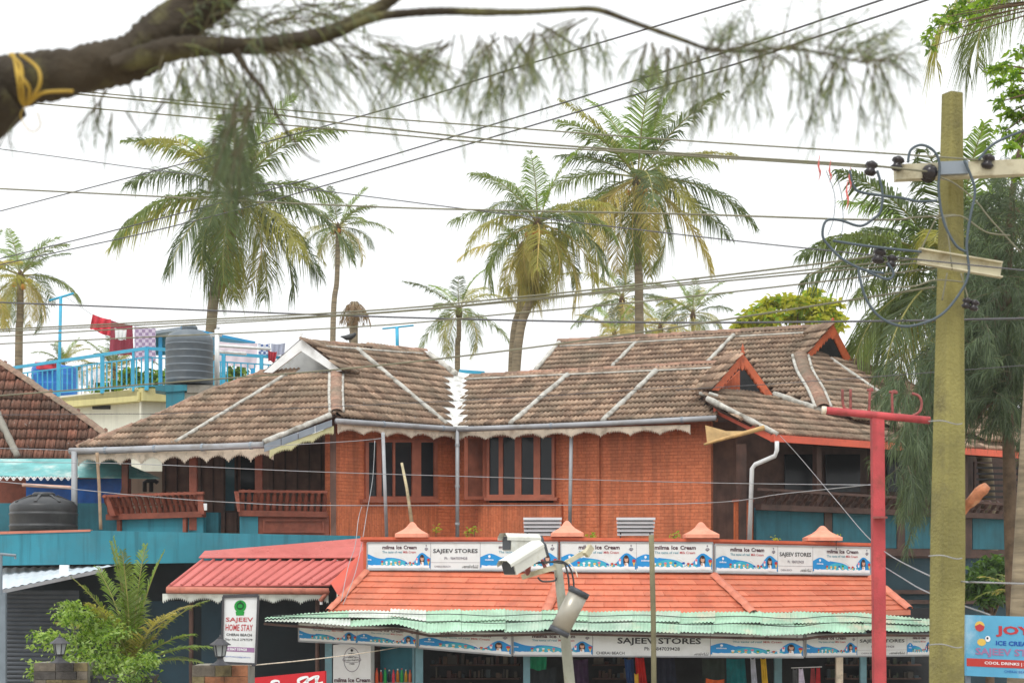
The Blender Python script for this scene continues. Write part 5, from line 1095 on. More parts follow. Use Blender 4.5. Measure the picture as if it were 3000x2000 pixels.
for i in range(9):
    c=P(1104+12.2*i,1999,36.95+.12*(i%2)); m=M('bottle_%d'%i,lin(bc[i]),.12,.1,5); h=.30*random.Random(i).uniform(.9,1.1); t=thing('drink_bottle',c,'%s bottle, %s from the left on the cooler shelf'%(('orange','dark orange','green','black','pink','amber','bright green','yellow','peach')[i],('first','second','third','fourth','fifth','sixth','seventh','eighth','ninth')[i]),'bottle','bottles in the drinks cooler')
    mb=MB(); mb.lathe(c,[(.034,0),(.036,.02),(.034,h*.55),(.036,h*.62),(.02,h*.8),(.013,h*.9)],10,m); mb.build('bottle_body',t,True); mb=MB(); mb.lathe(c+V(0,0,h*.9),[(.016,0),(.016,.03),(.0,.031)],8,m_white if i%2 else m_pred); mb.build('bottle_cap',t,True)
g='clothes hanging for sale under the sign boards'
def wear(lab,pts,Y,col,amp=.05,seed=0): return cloth(lab,pts,Y,M('fabric_%d_%d'%(pts[0][0],pts[0][1]),lin(col),.9,.2,5),'garment',3,amp,'hanging_garment',g,seed)
wear('green football shirt hanging left of the camera pole',[(1536,1918),(1602,1918),(1600,1962),(1540,1958)],36.8,(30,140,100))
wear('dark shirt hanging below the green one',[(1555,1958),(1630,1950),(1632,2020),(1558,2020)],37.0,(44,50,54))
wear('red garment hanging left of the slim post',[(1860,1922),(1886,1924),(1898,2020),(1866,2020)],36.9,(196,40,34)); wear('yellow strip of cloth beside the red garment',[(1858,1970),(1870,1970),(1872,2020),(1860,2020)],36.8,(210,170,60),.02); wear('navy garment left of the red one',[(1828,1926),(1856,1928),(1860,2020),(1838,2020)],37.0,(50,80,130))
wear('black T-shirt with yellow print right of the slim post',[(1926,1925),(1975,1925),(1985,2020),(1925,2020)],37.1,(40,44,60)); wear('teal garment at the middle of the right shop bay',[(2128,1926),(2182,1926),(2190,2020),(2130,2020)],36.9,(20,110,116)); wear('dark flowered garment left of the teal one',[(2056,1926),(2124,1926),(2126,2020),(2058,2020)],37.0,(52,62,56)); wear('white and blue long garment right of the teal one',[(2198,1926),(2212,1926),(2220,2020),(2202,2020)],36.8,(196,200,214),.03); wear('yellow garment right of the white one',[(2228,1926),(2244,1926),(2252,2020),(2234,2020)],36.8,(220,180,50),.03); wear('white scarf on the short rail at the right bay',[(2340,1955),(2352,1955),(2362,2020),(2340,2020)],36.9,(214,206,226),.03); wear('black and white patterned scarf on the short rail',[(2322,1957),(2336,1956),(2338,2020),(2322,2020)],37,(110,112,116),.03); wear('dull red scarf on the short rail',[(2376,1953),(2386,1953),(2392,2020),(2372,2020)],37,(170,76,80),.03); wear('bright red scarf at the right end of the short rail',[(2392,1953),(2402,1952),(2404,2020),(2388,2020)],36.9,(206,66,72),.03); wear('orange cloth at the foot of the flowered garment',[(2068,1985),(2122,1988),(2120,2020),(2066,2020)],36.7,(200,90,40)); wear('purple sequinned garment right of the camera pole',[(1672,1928),(1722,1928),(1726,2020),(1674,2020)],37.2,(70,50,80))
mb=MB(); mb.tube([P(2318,1955,36.95),P(2408,1952,36.95)],.01,6,m_white); tag(mb.build('clothes_rail',None,True),'short white rail carrying scarves at the right shop bay','rail')
sp=VP(1650,38.9,2100,38.9)
for k in range(3):
    mb=MB(); x0,x1=((1260,1520),(1735,1850),(2420,2700))[k]; v=VP(x0,39.2,x1,39.0)
    for y in (1945,1985,2030): v.rect(mb,x0,y,x1,y+4,.35,m_dtimber,.1)
    t=thing('goods_shelf',v.at((x0+x1)/2,2040),('dark goods shelf at the back of the left shop bay','dark goods shelf behind the middle of the shop','goods shelf at the back of the right shop bay')[k],'shelf','shelves in the shop'); mb.build('boards',t)
    rnd=random.Random(k+40); x=x0+4; m3=MB(); cols=[M('goods_%d_%d'%(k,j),lin(rnd.choice([(70,66,60),(90,70,56),(60,74,80),(96,90,80),(84,56,52),(58,66,52)])),.5,.1,5) for j in range(6)]
    while x<x1-8:
        for y in (1945,1985,2030):
            w=rnd.uniform(6,12); v.rect(m3,x,y-rnd.choice((8,14,20,26,30))*rnd.uniform(.8,1.1),x+w*rnd.uniform(.4,1.6),y-.5,.12,rnd.choice(cols),rnd.uniform(-.05,.05)) if rnd.random()<.75 else None
        x+=rnd.uniform(8,15)
    m3.build('packets',t,kind='stuff')
# ---------------------------------------------------------------- roof terrace odds and ends
def bench(label,x0,x1,y0,y1,Y):
    t=thing('slatted_bench',P((x0+x1)/2,y1,Y),label,'bench','slatted benches behind the parapet'); v=VP(x0,Y,x1,Y); n=5; m=M('aluminium_slat_%d'%x0,lin((222,226,230)),.35,.06,3)
    for k in range(n):
        y=y0+(y1-y0)*k/n; s=MB(); v.slab(s,[(x0+k*.6,y),(x1-k*1.2,y),(x1-k*1.2,y+(y1-y0)/n*.66),(x0+k*.6,y+(y1-y0)/n*.66)],.03,m,-.04*k); s.build('slat',t)
    bk_=MB(); v.rect(bk_,x0+3,y0+3,x1-6,y1-3,.02,m_tankb,-.26); bk_.build('gap_shade_sheet',t)  # dark sheet added behind so the gaps between slats read as shade
    s=MB()
    for x in (x0+12,x1-16): s.bar(v.at(x,y0+2,-.05),v.at(x,y1+40,-.3),.03,.03,m_sfr)
    s.build('frame',t,kind='stuff')
bench('slatted aluminium bench back beside the second parapet cap',1533,1646,1515,1572,39.2); bench('slatted aluminium bench back between second and third parapet caps',1806,1920,1515,1572,39.2)
bl=thing('rolled_blind',P(2150,1290,40.6),'tan cloth blind on a bamboo pole under the right eave','blind'); mb=MB(); mb.tube([P(2062,1302,40.5),P(2130,1282,40.4),P(2240,1252,40.3)],[.03,.045,.06],8,M('bamboo_pole',lin((196,160,106)),.7,.2,6)); mb.build('pole',bl,True)
mb=MB(); q=[P(2066,1245,40.8),P(2130,1262,40.7),P(2220,1262,40.5),P(2150,1278,40.5),P(2072,1298,40.6)]; mb.prism(q,(0,.03,0),M('tan_canvas',lin((180,150,104)),.9,.2,4)); mb.build('canvas',bl)
mb=MB(); c=P(1020,1000,44.6); pts=[c+V(-.20,0,.13),c+V(-.14,0,.12),c+V(-.05,0,.10),c+V(.06,0,.12),c+V(.14,0,.16),c+V(.19,0,.20),c+V(.22,0,.19)]; mb.tube(pts,[.012,.03,.07,.085,.06,.045,.008],9,m_tankb)
cr=thing('crow',P(1020,1006,44.6),'black crow perched on the tiled ridge','bird'); mb.build('body',cr,True); mb=MB(); mb.tube([c+V(.02,0,.06),c+V(.03,0,-.02)],.008,5,m_tankb); mb.tube([c+V(.05,.03,.06),c+V(.06,.03,-.02)],.008,5,m_tankb); mb.build('leg',cr,kind='stuff')
an=thing('roof_aerial',P(1163,1020,50),'pale blue T shaped aerial behind the tiled ridge','aerial'); mb=MB(); mb.tube([P(1163,958,50),P(1165,1060,50)],.05,8,m_rail); mb.build('mast',an,True); mb=MB(); mb.tube([P(1120,963,50),P(1212,953,50)],.025,6,m_rail); mb.build('arm',an,True)
mb=MB(); mb.bar(P(1345,1087,56),P(1420,1092,56),.1,.1,m_rail); tag(mb.build('blue_beam'),'short sky blue beam behind the white roof valley','beam')
# ---------------------------------------------------------------- palms and trees
TC=(1.5,1.5,.75)
lf_a=leafmat('palm_leaf_green',lin((110,126,68)),.4,.35,.9,tcol=TC); lf_b=leafmat('palm_leaf_olive',lin((152,150,76)),.4,.3,.9,tcol=TC); lf_y=leafmat('palm_leaf_yellow',lin((178,166,98)),.36,.3,.9,tcol=TC); lf_d=leafmat('palm_leaf_dark',lin((90,106,66)),.36,.35,.9,tcol=TC); lf_n=leafmat('palm_leaf_fresh',lin((124,150,70)),.4,.25,.9,tcol=TC); lf_dead=leafmat('palm_leaf_dead',lin((140,116,88)),.25,.3,1)
m_rach=M('palm_midrib',lin((150,146,84)),.6,.2,2); m_rachy=M('palm_midrib_yellow',lin((196,170,100)),.6,.2,2)
def barkmat(name,col):
    m,t,out=nodes(name); b=N(t,'ShaderNodeBsdfPrincipled'); t.links.new(b.outputs[0],out.inputs[0]); sp=N(t,'ShaderNodeSeparateXYZ'); g_=N(t,'ShaderNodeNewGeometry'); t.links.new(g_.outputs['Position'],sp.inputs[0])
    w=N(t,'ShaderNodeTexNoise'); w.inputs['Scale'].default_value=1; w.inputs['Detail'].default_value=4; t.links.new(smap(t,(1.2,1.2,11)),w.inputs['Vector']); n2=noise(t,2.5,6)
    cc=mixc(t,ramp(t,w.outputs[0],.35,.65),tuple(x*.6 for x in col),tuple(x*1.15 for x in col)); cc=mixc(t,ramp(t,n2,.45,.7,(0,0,0,1),(.5,)*3+(1,)),cc,tuple(x*.5 for x in col)); t.links.new(cc,b.inputs['Base Color']); b.inputs['Roughness'].default_value=.9
    bp=N(t,'ShaderNodeBump'); bp.inputs['Strength'].default_value=.6; bp.inputs['Distance'].default_value=.04; t.links.new(w.outputs[0],bp.inputs['Height']); t.links.new(bp.outputs[0],b.inputs['Normal']); return m
m_ptrunk=barkmat('palm_trunk_bark',lin((146,132,108))); m_coco=M('orange_coconut',lin((206,136,60)),.5,.2,6); m_fib=M('crown_fibre',lin((96,74,56)),.95,.3,6)
def frond(base, az, el, L, droop, mat, rmat, rnd, ll=.85, nl=46, hang=.5, twist=0., side=0., w=.058):
    mb=MB(); pts=[]; p=Vector(base); K=16; tg=[]; a=az
    for k in range(K+1):
        s=k/K; e=el-droop*s**1.25; a=az+side*s*s; t=V(cos(a)*cos(e),sin(a)*cos(e),sin(e)); pts.append(p.copy()); tg.append(t); p=p+t*(L/K)
    mb.tube(pts,[.035*(1-.85*k/K)*L/4.5+.004 for k in range(K+1)],5,rmat)
    gap=rnd.uniform(.3,1.6)
    for i in range(nl):
        s=.14+.86*(i/(nl-1))**.95
        f=s*K; k=min(int(f),K-1); q=pts[k].lerp(pts[k+1],f-k); t=tg[k].lerp(tg[k+1],f-k).normalized()
        sd=t.cross(V(0,0,1)); sd=sd.normalized() if sd.length>.05 else V(-sin(a),cos(a),0)
        nrm=sd.cross(t).normalized()
        for sg in (-1,1):
            if rnd.random()<.08 or (gap<s<gap+.07): continue
            l=ll*(.45+.55*sin(pi*min(1,s*1.05)**.75))*rnd.uniform(.85,1.1)*(1 if s<.93 else .6); fw=.55+.5*s+rnd.uniform(-.12,.12)
            d=(sd*sg*cos(twist)+nrm*(.25+.1*rnd.random())+t*fw).normalized(); hg=hang*rnd.uniform(.4,1.9)
            m_=q+d*l*.5-V(0,0,hg*l*.14); e_=q+(d*.95).normalized()*l*.88-V(0,0,hg*l*.75); ww=w*L/4.5*rnd.uniform(.8,1.15)
            u=(t*.85+nrm*rnd.uniform(-.5,.5)+sd*rnd.uniform(-.3,.3)).normalized()*ww*.5
            mb.add([q-u*.6,q+u*.6,m_+u,m_-u,e_],[(0,1,2,3),(3,2,4)],mat)
    return mb
def palm(label, crown, Yd, R, base, seed, nf=26, tw=.16, yellow=.3, old=.9, coco=8, name='coconut_palm', nl=44, young=True, trunk=True, elmin=-.9, ydroop=1.0, lean=0., azoff=0., hang=.6, custom=None):
    rnd=random.Random(seed); c=P(crown[0],crown[1],Yd); L=R*Yd/F; b=P(base[0],base[1],Yd)
    gx=c.x+(b.x-c.x)*(c.z)/max(.5,(c.z-b.z)) if abs(c.z-b.z)>.5 else b.x
    g=V(b.x+(b.x-c.x)*.25,Yd,0); t=thing(name,g,label,'palm tree','coconut palms')
    if trunk:
        mid=V(b.x,Yd,b.z); tp=smooth_path([g,mid,V((c.x*1.6+b.x*.4)/2,Yd,c.z*.55+b.z*.45) ,c-V(0,0,.1)],7); n=len(tp)
        mb=MB(); mb.tube(tp,[tw*(1.45-.6*(i/(n-1))**.4+(.5*(1-i/2) if i<2 else 0)) for i in range(n)],12,m_ptrunk); mb.build('trunk',t,True)
    mb=MB(); mb.lathe(c-V(0,0,.3),[(tw*.8,0),(tw*1.3,.15),(tw*1.4,.3),(tw*.8,.55),(.03,.7)],10,m_fib); mb.build('crown_shaft',t,True)
    for (az,el,ln,dr,mt) in custom or (): frond(c,az,el,ln,dr,mt,m_rach,rnd,ll=.95,nl=95,hang=.9,twist=0,w=.05).build('frond',t)
    for k in range(0 if custom else nf):
        f=(k+.5)/nf; az=k*2.39996+azoff+rnd.uniform(-.25,.25); el=1.35+(elmin-1.35)*f**.85+rnd.uniform(-.22,.22)
        ln=L*(.72+.35*sin(pi*min(1,.18+f*.75)))*rnd.uniform(.9,1.08); dr=(.7+.75*f)*ydroop*rnd.uniform(.65,1.4)
        if f<.12 and young: mt,rm=lf_n,m_rach
        elif f>1-yellow: mt,rm=(lf_y if rnd.random()<.5 else lf_b if rnd.random()<.7 else lf_a),m_rachy
        else: mt,rm=(lf_a,lf_d,lf_b)[rnd.choice((0,0,1,1,2))],m_rach
        fb=c+V(cos(az)*tw*.6,sin(az)*tw*.6,.25*(1-f)); frond(fb,az,el,ln,dr,mt,rm,rnd,ll=.27*L*rnd.uniform(.85,1.15),nl=int(nl*1.75),hang=hang*(.5+f),twist=rnd.uniform(-.4,.4),side=rnd.uniform(-.4,.4)).build('frond',t)
    for k in range(coco):
        a=rnd.uniform(0,2*pi); q=c+V(cos(a)*rnd.uniform(.2,.45),sin(a)*rnd.uniform(.2,.45),-rnd.uniform(.1,.55)); s=rnd.uniform(.1,.14); mb=MB(); mb.lathe(q,[(s*.05,-s*1.2),(s*.75,-s*.8),(s,0),(s*.75,s*.8),(s*.1,s*1.15)],8,m_coco); mb.build('coconut',t,True)
    return t
palm('largest coconut palm with dark drooping fronds at upper left',(685,580),68,375,(618,965),3,29,.2,.10,coco=10,elmin=-1.0,ydroop=1.0,nl=52,hang=.8)
palm('slim coconut palm just right of the largest one',(990,672),95,150,(975,1000),7,20,.15,.2,coco=3,elmin=-.7)
palm('coconut palm with yellowing lower fronds left of the tallest one',(1575,665),66,270,(1512,1080),12,28,.17,.45,coco=7,elmin=-1.15,ydroop=1.3,hang=.9)
palm('drooping palm on a pale trunk overlapped by the yellowing palm',(1530,735),70,190,(1500,1085),13,14,.16,.8,coco=0,young=False,elmin=-1.3,ydroop=1.3,hang=.8)
palm('tallest coconut palm with long trunk right of the centre',(1868,530),72,335,(1873,975),18,29,.18,.34,coco=9,elmin=-.95,ydroop=.8,nl=52,hang=.7)
palm('small palm with feathery crown rising behind the roof valley',(1345,915),84,170,(1340,1085),20,15,.13,.15,coco=0,elmin=-.75)
palm('palm half hidden behind the tallest trunk above the ridge',(1822,880),98,175,(1822,1080),23,17,.14,.2,coco=0,elmin=-.8)
palm('low yellowish young palm on the ridge left of the tallest trunk',(1800,985),90,130,(1800,1080),29,17,.12,.75,coco=0,elmin=-.5)
palm('small palm right of the tallest trunk above the ridge',(2030,925),100,140,(2030,1060),31,17,.12,.15,coco=0,elmin=-.6)
palm('low palm with yellow tips between tallest trunk and right ridge',(1935,965),96,125,(1935,1060),37,17,.12,.6,coco=0,elmin=-.5)
palm('coconut palm at the left edge above the blue railing',(60,815),80,185,(55,1065),41,23,.17,.2,coco=5,elmin=-.95)
palm('yellow fronded palm cut by the left picture edge',(-75,830),66,190,(-80,1100),43,18,.17,.9,coco=3,elmin=-.9)
palm('small palm tops behind the left part of the railing',(185,1075),86,95,(185,1160),47,18,.1,.3,coco=0,elmin=-.3)
palm('small bushy palm behind the maroon cloth and railing',(335,1090),80,120,(335,1180),53,20,.1,.4,coco=0,elmin=-.4)
palm('large dark palm behind the pole arching over the right gables',(2800,830),50,500,(2890,1400),61,34,.2,.25,coco=0,elmin=-.6,ydroop=.95,nl=64,hang=1.0)
palm('tall palm at the right edge with hanging frond above the pole',(3060,-60),27,640,(2990,1800),63,18,.155,.35,coco=0,custom=[(3.05,.1,2.5,1.9,lf_b),(3.6,-.2,2.3,1.6,lf_a),(2.7,-.3,1.9,1.3,lf_a),(.2,.4,3.2,1.6,lf_a),(1.2,.3,3.2,1.5,lf_a),(5.,.3,3.0,1.6,lf_b),(5.9,.8,3.2,1.6,lf_a),(1.9,1.0,3.2,1.4,lf_n)])
# headless dead palm
dp_=thing('dead_palm',P(1038,HZ,60).to_2d().to_3d(),'dead palm stump with withered brown fronds behind the ridge','palm tree'); rnd=random.Random(3); c=P(1038,893,60); mb=MB(); mb.tube([V(c.x,60,0),P(1036,1000,60),c+V(0,0,.1)],[.2,.15,.13],10,m_ptrunk); mb.build('trunk',dp_,True)
for k in range(9): frond(c+V(cos(k*.7)*.1,sin(k*.7)*.1,.12),k*.7,-.75-.12*(k%4),.95-.1*(k%3),.75,lf_dead,m_fib,rnd,.32,18,1.0,w=.28).build('frond',dp_)
# ---------------------------------------------------------------- leafy trees
def leafblob(mb, c, r, n, size, mats, rnd, squash=.8, clump=None, sp=.3):
    cl=[c+V(*(rnd.gauss(0,1) for _ in range(3))).normalized()*r*rnd.random()**.4*.9 for _ in range(clump or max(5,n//40))]
    for _ in range(n):
        k=rnd.choice(cl); q=k+V(rnd.gauss(0,sp),rnd.gauss(0,sp),rnd.gauss(0,sp*.8))*r
        q.z=c.z+(q.z-c.z)*squash
        d=V(rnd.uniform(-1,1),rnd.uniform(-1,1),rnd.uniform(-.9,.4)).normalized(); s=d.cross(V(rnd.uniform(-1,1),rnd.uniform(-1,1),rnd.uniform(-1,1)));
        if s.length<.05: continue
        s.normalize(); l=size*rnd.uniform(.7,1.3); w=l*.2; mid=q+d*l*.5+V(0,0,l*.06)
        mb.add([q,mid+s*w,q+d*l-V(0,0,l*.12),mid-s*w],[(0,1,2,3)],rnd.choice(mats))
lg1=leafmat('leaf_bright',lin((136,166,62)),.45,.3,2); lg2=leafmat('leaf_mid',lin((96,128,56)),.4,.3,2); lg3=leafmat('leaf_yellowgreen',lin((176,176,62)),.45,.25,2); lg4=leafmat('leaf_dark',lin((70,96,52)),.35,.3,2); lgr=leafmat('leaf_pale_shrub',lin((166,188,120)),.45,.3,4); m_bark=M('brown_bark',lin((104,86,68)),.9,.3,6,.6,30)
def tree(label,name,parts,Y,base,mats,size,seed,n=900,cat='tree',tr=.15):
    rnd=random.Random(seed); g=P(base[0],base[1],Y); t=thing(name,V(g.x,Y,0) if base[1]>1500 or Y>30 else g,label,cat); mb=MB()
    cs=[]
    for (x,y,r) in parts:
        c=P(x,y,Y+rnd.uniform(-.4,.4)); cs.append((c,r*Y/F)); leafblob(mb,c,r*Y/F,int(n*(r/60)**1.3),size,mats,rnd)
    mb.build('crown',t,kind='stuff'); mb=MB()
    cm=sum((c for c,r in cs),V(0,0,0))/len(cs); fk=V(g.x*.45+cm.x*.55,Y,max(.3,cm.z*.75 if tr>.04 else g.z-.3)) if base[0]<3000 else V(g.x,Y,cm.z+.1)
    mb.tube(smooth_path([V(g.x,Y,0),V(g.x*.8+fk.x*.2,Y,fk.z*.5),fk],5),[tr*(1-.05*i) for i in range(11)],8,m_bark)
    for c,r in cs: mb.tube(smooth_path([fk,fk*.4+c*.6+V(0,0,r*.3),c],4),[tr*.3*(1-.09*i) for i in range(9)],6,m_bark)
    mb.build('trunk',t,True); return t
tree('yellow green broadleaf tree behind the right ridge','broadleaf_tree',[(2175,955,20),(2200,930,26),(2235,905,26),(2262,885,22),(2300,880,30),(2340,890,30),(2375,868,28),(2410,890,34),(2440,905,30),(2270,930,34),(2330,930,34),(2390,930,36),(2440,950,36),(2220,950,30)],60,(2330,1400),[lg3,lg3,lg3,lg1],.30,5,480)
tree('bright green leafy branches at the right edge above the pole','broadleaf_tree',[(2905,205,18),(2935,190,24),(2965,215,28),(2990,150,26),(2920,240,20),(2955,275,26),(2990,260,28),(2925,300,18),(2960,330,22),(2995,340,26),(2945,385,20),(2985,400,24),(2960,430,18),(2998,470,26),(2980,520,18),(3060,150,60),(3100,260,70),(3160,200,80),(3060,380,60),(3130,60,60),(3220,300,80),(3240,120,80)],16,(3160,1900),[lg1,lg1,lg2],.075,6,210,'tree',.05)
tree('small hanging leafy sprays at the top right corner','leafy_spray_tree',[(2790,40,26),(2765,60,22),(2745,55,18),(2730,85,18),(2715,110,16),(2725,140,14),(2795,75,24),(2830,40,26),(2820,10,28),(2860,60,20),(2860,15,26),(2890,0,28),(2960,-60,50),(3040,-90,60),(3120,-40,60),(3190,-110,80),(3260,-40,80)],15,(3190,1900),[lg2,lg1],.07,7,120,'tree',.03)
tree('garden foliage low behind the pole at right','garden_bush',[(2880,1690,55),(2930,1660,50),(2850,1720,40),(2960,1720,45),(2900,1740,45)],43,(2900,1900),[lg2,lg4,lg4],.22,8,500)
tree('green foliage seen through the louvred window','garden_bush',[(2880,1390,40),(2930,1420,40),(2970,1390,40)],52.5,(2930,1700),[lg2,lg1],.25,9,900) if False else None
tree('green bushes behind the blue terrace railing','garden_bush',[(330,1120,30),(380,1100,34),(430,1120,34),(290,1140,26),(470,1110,30),(700,1090,30),(660,1110,30)],66,(400,1400),[lg2,lg1,lg4],.3,21,500)
# shrub and small palm in the forecourt
tree('leafy green shrub in front of the roller shutter','garden_shrub',[(200,1800,48),(260,1830,60),(330,1850,55),(140,1870,52),(230,1890,70),(330,1930,70),(420,1940,45),(120,1960,38),(250,1960,70),(390,1990,60),(205,1770,24)],26.6,(280,2100),[lgr,lgr,lg1,lg2],.085,10,460,'shrub',.015)
gp=thing('garden_palm',P(395,HZ,27.2).to_2d().to_3d(),'small garden palm with bright upright fronds behind the shrub','palm'); rnd=random.Random(8); c=P(385,1960,27.2)
for az,el,L,dr,mt in ((2.9,1.5,2.05,.25,lf_n),(.3,1.45,1.95,.35,lf_n),(3.6,1.25,1.75,.6,lf_a),(.0,1.05,1.65,.75,lf_a),(3.0,.95,1.5,1.0,lf_b),(.2,.55,1.35,.7,lf_n),(-.3,.35,1.25,.6,lf_a),(4.2,1.2,1.5,.9,lf_b),(5.6,1.1,1.4,.9,lf_y),(1.6,1.2,1.5,.6,lf_a),(3.3,.6,1.1,1.1,lf_d),(.1,1.3,1.5,1.2,lf_y),(3.2,1.52,2.1,.2,lf_n),(1.,1.5,2.0,.2,lf_n),(4.5,1.48,1.9,.2,lf_a),(2.6,1.35,1.8,.5,lf_n),(5.9,.75,1.3,.7,lf_n)): frond(c,az,el,L,dr,mt,m_rach,rnd,.44,52,.3,w=.07).build('frond',gp)
mb=MB(); mb.tube([V(c.x,c.y,0),c],.07,8,m_ptrunk); mb.build('trunk',gp,True)
bp_=thing('broad_leaf_plant',P(2960,1690,41),'spiky green plant beside the right palm trunk','plant'); c=P(2975,1740,41)
for k in range(11): frond(c,k*.9,1.1-.08*k,1.0,1.0,lf_a if k%3 else lf_y,m_rach,rnd,.3,16,.3,w=.2).build('frond',bp_)
for i,(x,y) in enumerate(((1277,1545),(1370,1555),(1390,1545),(1730,1560),(1975,1560),(2270,1572),(2450,1570))):
    mb=MB(); rnd=random.Random(i+70); c=P(x,y+6,38.2); leafblob(mb,c,.1,22,.09,[lg1,lg3],rnd); mb.tube([c-V(0,0,.25),c],.008,5,m_bark)
    tag(mb.build('weed',None),('tiny reddish weed right of the first parapet cap','tiny bright weed between first and second parapet caps','taller weed beside the tiny bright one','tiny weed just right of the second parapet cap','weed left of the third parapet cap','weed left of the fourth parapet cap','weed on the right of the fourth parapet cap')[i],'weed','weeds along the parapet')
# ---------------------------------------------------------------- casuarinas
cas_n=leafmat('casuarina_needle_near',lin((92,106,78)),.3,.3,6); cas_y=leafmat('casuarina_needle_olive',lin((122,130,80)),.35,.25,6); cas_d=leafmat('casuarina_needle_dark',lin((80,96,72)),.28,.35,.8); cas_g=leafmat('casuarina_needle_green',lin((102,118,88)),.3,.3,.8)
m_limb=M('mossy_casuarina_bark',lin((68,60,48)),.95,.3,5,.9,28,dirt=(lin((118,116,72)),.7,6)); m_twig=M('casuarina_twig',lin((92,86,66)),.9,.2,8)
def needle(mb,p,d,l,w,mat,rnd,g=.55,view=V(0,1,0)):
    m_=p+d*l*.5-V(0,0,g*l*.10); e_=p+d*l*.85-V(0,0,g*l*.55); s=d.cross(view); s=s.normalized()*w if s.length>.05 else V(w,0,0); s2=(s+V(0,rnd.uniform(-1,1)*w,0))
    mb.add([p-s*.6,p+s*.6,m_+s2,m_-s2,e_],[(0,1,2,3),(3,2,4)],mat)
def spray(mbt,mbn,p,d,L,rnd,nn,nl,nw,mats,r=.004):
    # a drooping twig with needles all along it
    pts=[]; q=Vector(p); dd=Vector(d).normalized(); K=6
    for k in range(K+1): pts.append(q.copy()); dd=(dd+V(rnd.uniform(-.15,.15),rnd.uniform(-.15,.15),rnd.uniform(-.22,.05))).normalized(); q=q+dd*L/K
    mbt.tube(pts,[r*(1-.7*k/K) for k in range(K+1)],4,m_twig,False)
    for i in range(nn):
        f=rnd.uniform(.1,1)*K; k=min(int(f),K-1); b=pts[k].lerp(pts[k+1],f-k); t=(pts[k+1]-pts[k]).normalized()
        dr=(t*rnd.uniform(.3,1)+V(rnd.uniform(-.6,.6),rnd.uniform(-.6,.6),rnd.uniform(-.8,.35))).normalized(); needle(mbn,b,dr,nl*rnd.uniform(.5,1.25),nw,rnd.choice(mats),rnd,rnd.uniform(.2,1.2))
cb=thing('casuarina_tree',(-3.4,4.3,0),'blurred casuarina limb with drooping needles across the top of the picture','tree'); YB=4.0
from mathutils import noise as mnoise
def limb(pts,parent,name,Y=YB,n=22,sub=14):
    q=smooth_path([P(x,y,Y) for x,y,r in pts],sub); rs=[]
    for i in range(len(pts)-1):
        for k in range(sub): rs.append(pts[i][2]*(1-k/sub)+pts[i+1][2]*k/sub)
    rs.append(pts[-1][2]); rnd=random.Random(int(pts[0][0])); mb=MB(); mb.tube(q,[r*.92*Y/F*rnd.uniform(.94,1.06) for r in rs],n,m_limb)
    for i,v in enumerate(mb.v):
        v=Vector(v); ax=q[i//n]; d=v-ax; f=1+.16*mnoise.noise(v*9)+.12*mnoise.noise(Vector((v.x*5,v.y*40,v.z*30))); mb.v[i]=tuple(ax+d*f)
    mb.build(name,parent,True); return q
mb=MB(); mb.tube(smooth_path([V(-3.4,4.3,0),V(-3.2,4.3,2.5),V(-2.4,4.1,4.4),P(-400,480,YB),P(-100,320,YB),P(20,250,YB)],5),[.30,.28,.27,.26,.25,.24,.23,.22,.21,.2,.19,.18,.17,.16,.15,.14,.13,.125,.115,.11,.10,.095,.09,.085,.082,.08],14,m_limb); mb.build('trunk',cb,True)
l1=limb([(0,248,88),(110,225,78),(250,205,68),(380,165,72),(470,110,80),(560,40,72),(660,-40,66),(800,-130,60)],cb,'limb')
l2=limb([(330,192,26),(420,166,38),(520,142,34),(640,135,30),(760,136,27),(880,118,26),(980,92,26),(1060,52,25),(1130,10,22),(1200,-50,20)],cb,'limb',YB-.05)
l3=limb([(1010,84,16),(1100,52,14),(1180,40,13),(1300,33,13),(1420,36,12),(1560,35,10),(1680,28,9),(1755,30,9),(1850,64,8),(2000,118,7.5),(2080,145,7),(2180,150,6),(2300,143,5),(2420,158,4),(2520,180,3),(2640,172,1.5)],cb,'limb',YB-.1,10)
l4=limb([(690,150,14),(730,215,9),(770,262,7),(830,370,5),(900,455,3),(940,475,2)],cb,'limb',YB-.15,8)
rnd=random.Random(77); mbt=MB(); mbn=MB(); u=YB/F
def sprays(specs,Y,nn,nl,spread,mats):
    for (x,y,dx,dy,L,c) in specs:
        for _ in range(c):
            p=P(x+rnd.gauss(0,spread*1.5),y+rnd.gauss(0,spread*.6),Y+rnd.gauss(0,.15)); spray(mbt,mbn,p,V(dx+rnd.gauss(0,.35),rnd.gauss(0,.4),dy+rnd.gauss(0,.25)),L*u*rnd.uniform(.55,1.2),rnd,int(nn*.5),nl*u*.75,.0010,mats,.0024)
near=[cas_n,cas_n,cas_y]
sprays([(600,60,.6,.1,200,10),(700,70,.4,.2,220,12),(820,60,.7,.1,260,12),(900,40,.6,.3,200,8),(560,120,.5,.0,150,8),(760,120,.8,-.2,260,10),(980,30,.5,.4,140,5)],YB+.1,26,95,35,near)          # tangle above the fork
sprays([(540,170,.1,-.9,150,10),(620,165,.2,-.9,180,12),(700,190,.3,-.8,200,12),(800,150,.6,-.5,260,12),(880,150,.7,-.4,260,9),(1000,140,.8,-.3,240,9),(1060,160,.9,-.4,260,8)],YB,24,110,30,near)
sprays([(740,270,-.2,-1,240,6),(710,300,-.3,-1,250,8),(690,330,-.1,-1,280,9),(670,320,-.2,-1,260,6),(700,430,-.1,-1,200,7),(660,400,-.15,-1,200,4)],YB-.2,26,130,17,[cas_n,cas_n,cas_d])            # dense hanging clump before the palm
